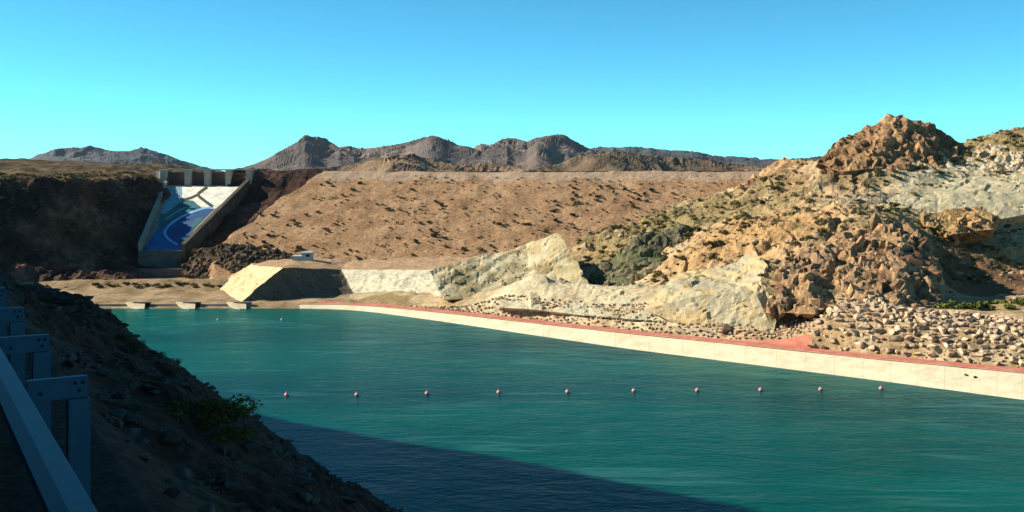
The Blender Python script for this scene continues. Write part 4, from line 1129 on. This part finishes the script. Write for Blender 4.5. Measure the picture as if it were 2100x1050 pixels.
# ------------------------------------------------------------------ guard rail
rail = link('guardrail', None, label='blue-grey galvanised crash barrier along the road in the lower corner', cat='guardrail')
RAILTOP = H - 1.30
RV = 0.555
prof = [(-0.01, 0.0), (-0.09, -0.014), (-0.145, -0.045), (-0.15, -0.078), (-0.08, -0.105), (-0.015, -0.13), (0.0, -0.155), (-0.012, -0.18), (-0.04, -0.205), (-0.055, -0.235), (-0.05, -0.27), (-0.035, -0.30), (-0.01, -0.31)]
prof = prof + [(a + 0.006, b) for a, b in reversed(prof)]
us = np.concatenate([np.arange(-4, 36, 0.5), np.arange(36, 62, 1.0)])
rv, rf = [], []
np_ = len(prof)
for u in us:
    for a, b in prof:
        x, y = uv2xy(u, RV - 0.018 * (u - 6) - float(bend(u)) + a)
        rv.append((x, y, RAILTOP + b))
for i in range(len(us) - 1):
    for j in range(np_):
        a, b = i * np_ + j, i * np_ + (j + 1) % np_
        rf.append((a, b, b + np_, a + np_))
link('rail_beam', new_mesh('rail_beam', rv, rf, M['galv'], False), rail)
def hole_mesh():
    bm = bmesh.new(); bmesh.ops.create_cone(bm, cap_ends=True, segments=10, radius1=0.012, radius2=0.012, depth=0.006, matrix=Matrix.Rotation(math.pi / 2, 4, 'X'))
    return bm_mesh('bolt', bm, M['hole'])
BOLT = hole_mesh()
def cpost():
    bm = bmesh.new()
    for (sx, sy, cx, cy) in ((0.014, 0.12, 0.0, 0.0), (0.12, 0.010, 0.06, -0.058), (0.12, 0.010, 0.06, 0.058), (0.010, 0.03, 0.118, -0.045), (0.010, 0.03, 0.118, 0.045)):
        b2 = box(sx, sy, 1.9, (cx - 0.06, cy, -0.95))
        me = bpy.data.meshes.new('t'); b2.to_mesh(me); b2.free(); bm.from_mesh(me); bpy.data.meshes.remove(me)
    return bm_mesh('post', bm, M['galv'])
POST = cpost()
BLOCK = bm_mesh('spacer', box(0.36, 0.06, 0.135, (0, 0, 0), 0.006), M['galv'])
azp = math.atan2(dv[1], dv[0])
pu = [-1.0, 1.2, 3.2, 5.15, 7.0] 
# posts at the photo's spacing, depth y = 6.3, 7.8, 9.1 ...
ydep = [6.28, 8.0, 9.7, 11.4, 12.5, 14.2, 16.0, 18, 20, 22, 24, 26.5, 29, 32, 35]
for y in ydep:
    u = y * 1.12
    x0, y0 = uv2xy(u, RV - 0.018 * (u - 6) - float(bend(u)) + 0.21)
    sp = link('spacer', BLOCK, rail, loc=(x0, y0, RAILTOP - 0.075), rot=(0, 0, azp))
    for bx, bz in ((-0.10, -0.02), (0.10, 0.03), (0.145, 0.03), (0.125, -0.02)):
        link('bolt', BOLT, sp, loc=(bx, -0.032, bz))
    x1, y1 = uv2xy(u, RV - 0.018 * (u - 6) - float(bend(u)) + 0.335)
    link('post', POST, rail, loc=(x1, y1, RAILTOP - 0.142), rot=(0, 0, azp))

# ------------------------------------------------------------------ stones and plants on the shaded bank
small = []
for _ in range(8000):
    u = random.uniform(5, 22) if random.random() < 0.6 else random.uniform(22, 72)
    v = random.uniform(1.4, 17)
    s = (0.03 + 0.2 * random.random() ** 2.5) * (1 + u / 40)
    x, y = uv2xy(u, v)
    small.append((u, v, x, y, s))
bz = bank_z(np.array([q[0] for q in small]), np.array([q[1] for q in small]))
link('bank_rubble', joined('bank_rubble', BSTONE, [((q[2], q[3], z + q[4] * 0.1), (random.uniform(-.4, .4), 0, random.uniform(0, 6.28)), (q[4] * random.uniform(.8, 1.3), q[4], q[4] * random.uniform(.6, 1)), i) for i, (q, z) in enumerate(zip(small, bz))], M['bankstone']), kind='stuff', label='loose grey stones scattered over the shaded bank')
n = 0
while n < 60:
    u = random.uniform(7, 60); v = random.uniform(2, 15)
    s = (0.16 + 0.3 * random.random() ** 2) * (1 + u / 40)
    x, y = uv2xy(u, v); z = float(bank_z(u, v))
    link('rock', BSTONE[n % 6], label=('grey angular rock on the shaded bank close to the crash barrier' if u < 16 else 'grey angular rock halfway along the shaded bank' if u < 36 else 'grey angular rock on the far knob of the shaded bank'), cat='rock', group='rocks on the shaded bank', loc=(x, y, z + s * 0.12), rot=(random.uniform(-.3, .3), random.uniform(-.3, .3), random.uniform(0, 6.28)), scl=(s * 1.2, s, s * 0.8))
    n += 1
n = 0
while n < 30:
    u = random.uniform(9, 64); v = random.uniform(2.5, 11.5)
    if fbm(u / 6, v / 6, 0, 2, 77) < 0.0: continue
    s = random.uniform(0.35, 0.8)
    x, y = uv2xy(u, v)
    put_shrub(SH_BANK, n, x, y, float(bank_z(u, v)) - 0.04, s, ('dark low bush on the shaded bank close to the crash barrier' if u < 22 else 'dark low bush halfway along the shaded bank' if u < 42 else 'dark low bush on the far knob of the shaded bank'), 'bushes on the shaded bank'); n += 1

def bank_hit(px, py):
    o = np.array([0, 0, H]); d = np.array([(px - 1050) / F, 1.0, -(py - HOR) / F])
    t = np.geomspace(3, 120, 1500); q = o + d * t[:, None]
    u, v = xy2uv(q[:, 0], q[:, 1])
    below = np.nonzero(bank_z(u, v) > q[:, 2])[0]
    return q[below[0]] if len(below) else None
YB = shrub_mesh('shrub', 470, M['leaf_yellow'], 1500, 0.6, 0.028)
for i, (px, py, s, lab) in enumerate(((395, 850, 0.9, 'larger yellow-green bush in the middle of the shaded bank'), (455, 895, 0.65, 'smaller yellow-green bush on the shaded bank just below the larger one'))):
    q = bank_hit(px, py)
    if q is not None: link('shrub', YB, label=lab, cat='shrub', loc=tuple(q - np.array([0, 0, 0.1])), scl=(s, s, s * 0.7), rot=(0, 0, i * 2.0))
q = bank_hit(486, 868)
if q is not None:
    put_shrub(SH_BANK, 2, q[0], q[1], q[2], 0.45, 'thin dark sprig standing up against the water at the bank edge', None, 0.8)

# ------------------------------------------------------------------ thin desert haze
hm_ = bpy.data.materials.new('haze'); hm_.use_nodes = True
hn, hl = hm_.node_tree.nodes, hm_.node_tree.links
hn.clear()
pv = hn.new('ShaderNodeVolumePrincipled'); pv.inputs['Color'].default_value = (0.72, 0.86, 1.0, 1); pv.inputs['Density'].default_value = 0.000018
ho = hn.new('ShaderNodeOutputMaterial'); hl.new(pv.outputs[0], ho.inputs['Volume'])
link('haze', bm_mesh('haze', box(13000, 13000, 420, (0, 3000, 201 - 10)), hm_), kind='stuff', label='thin pale blue haze over the whole valley')
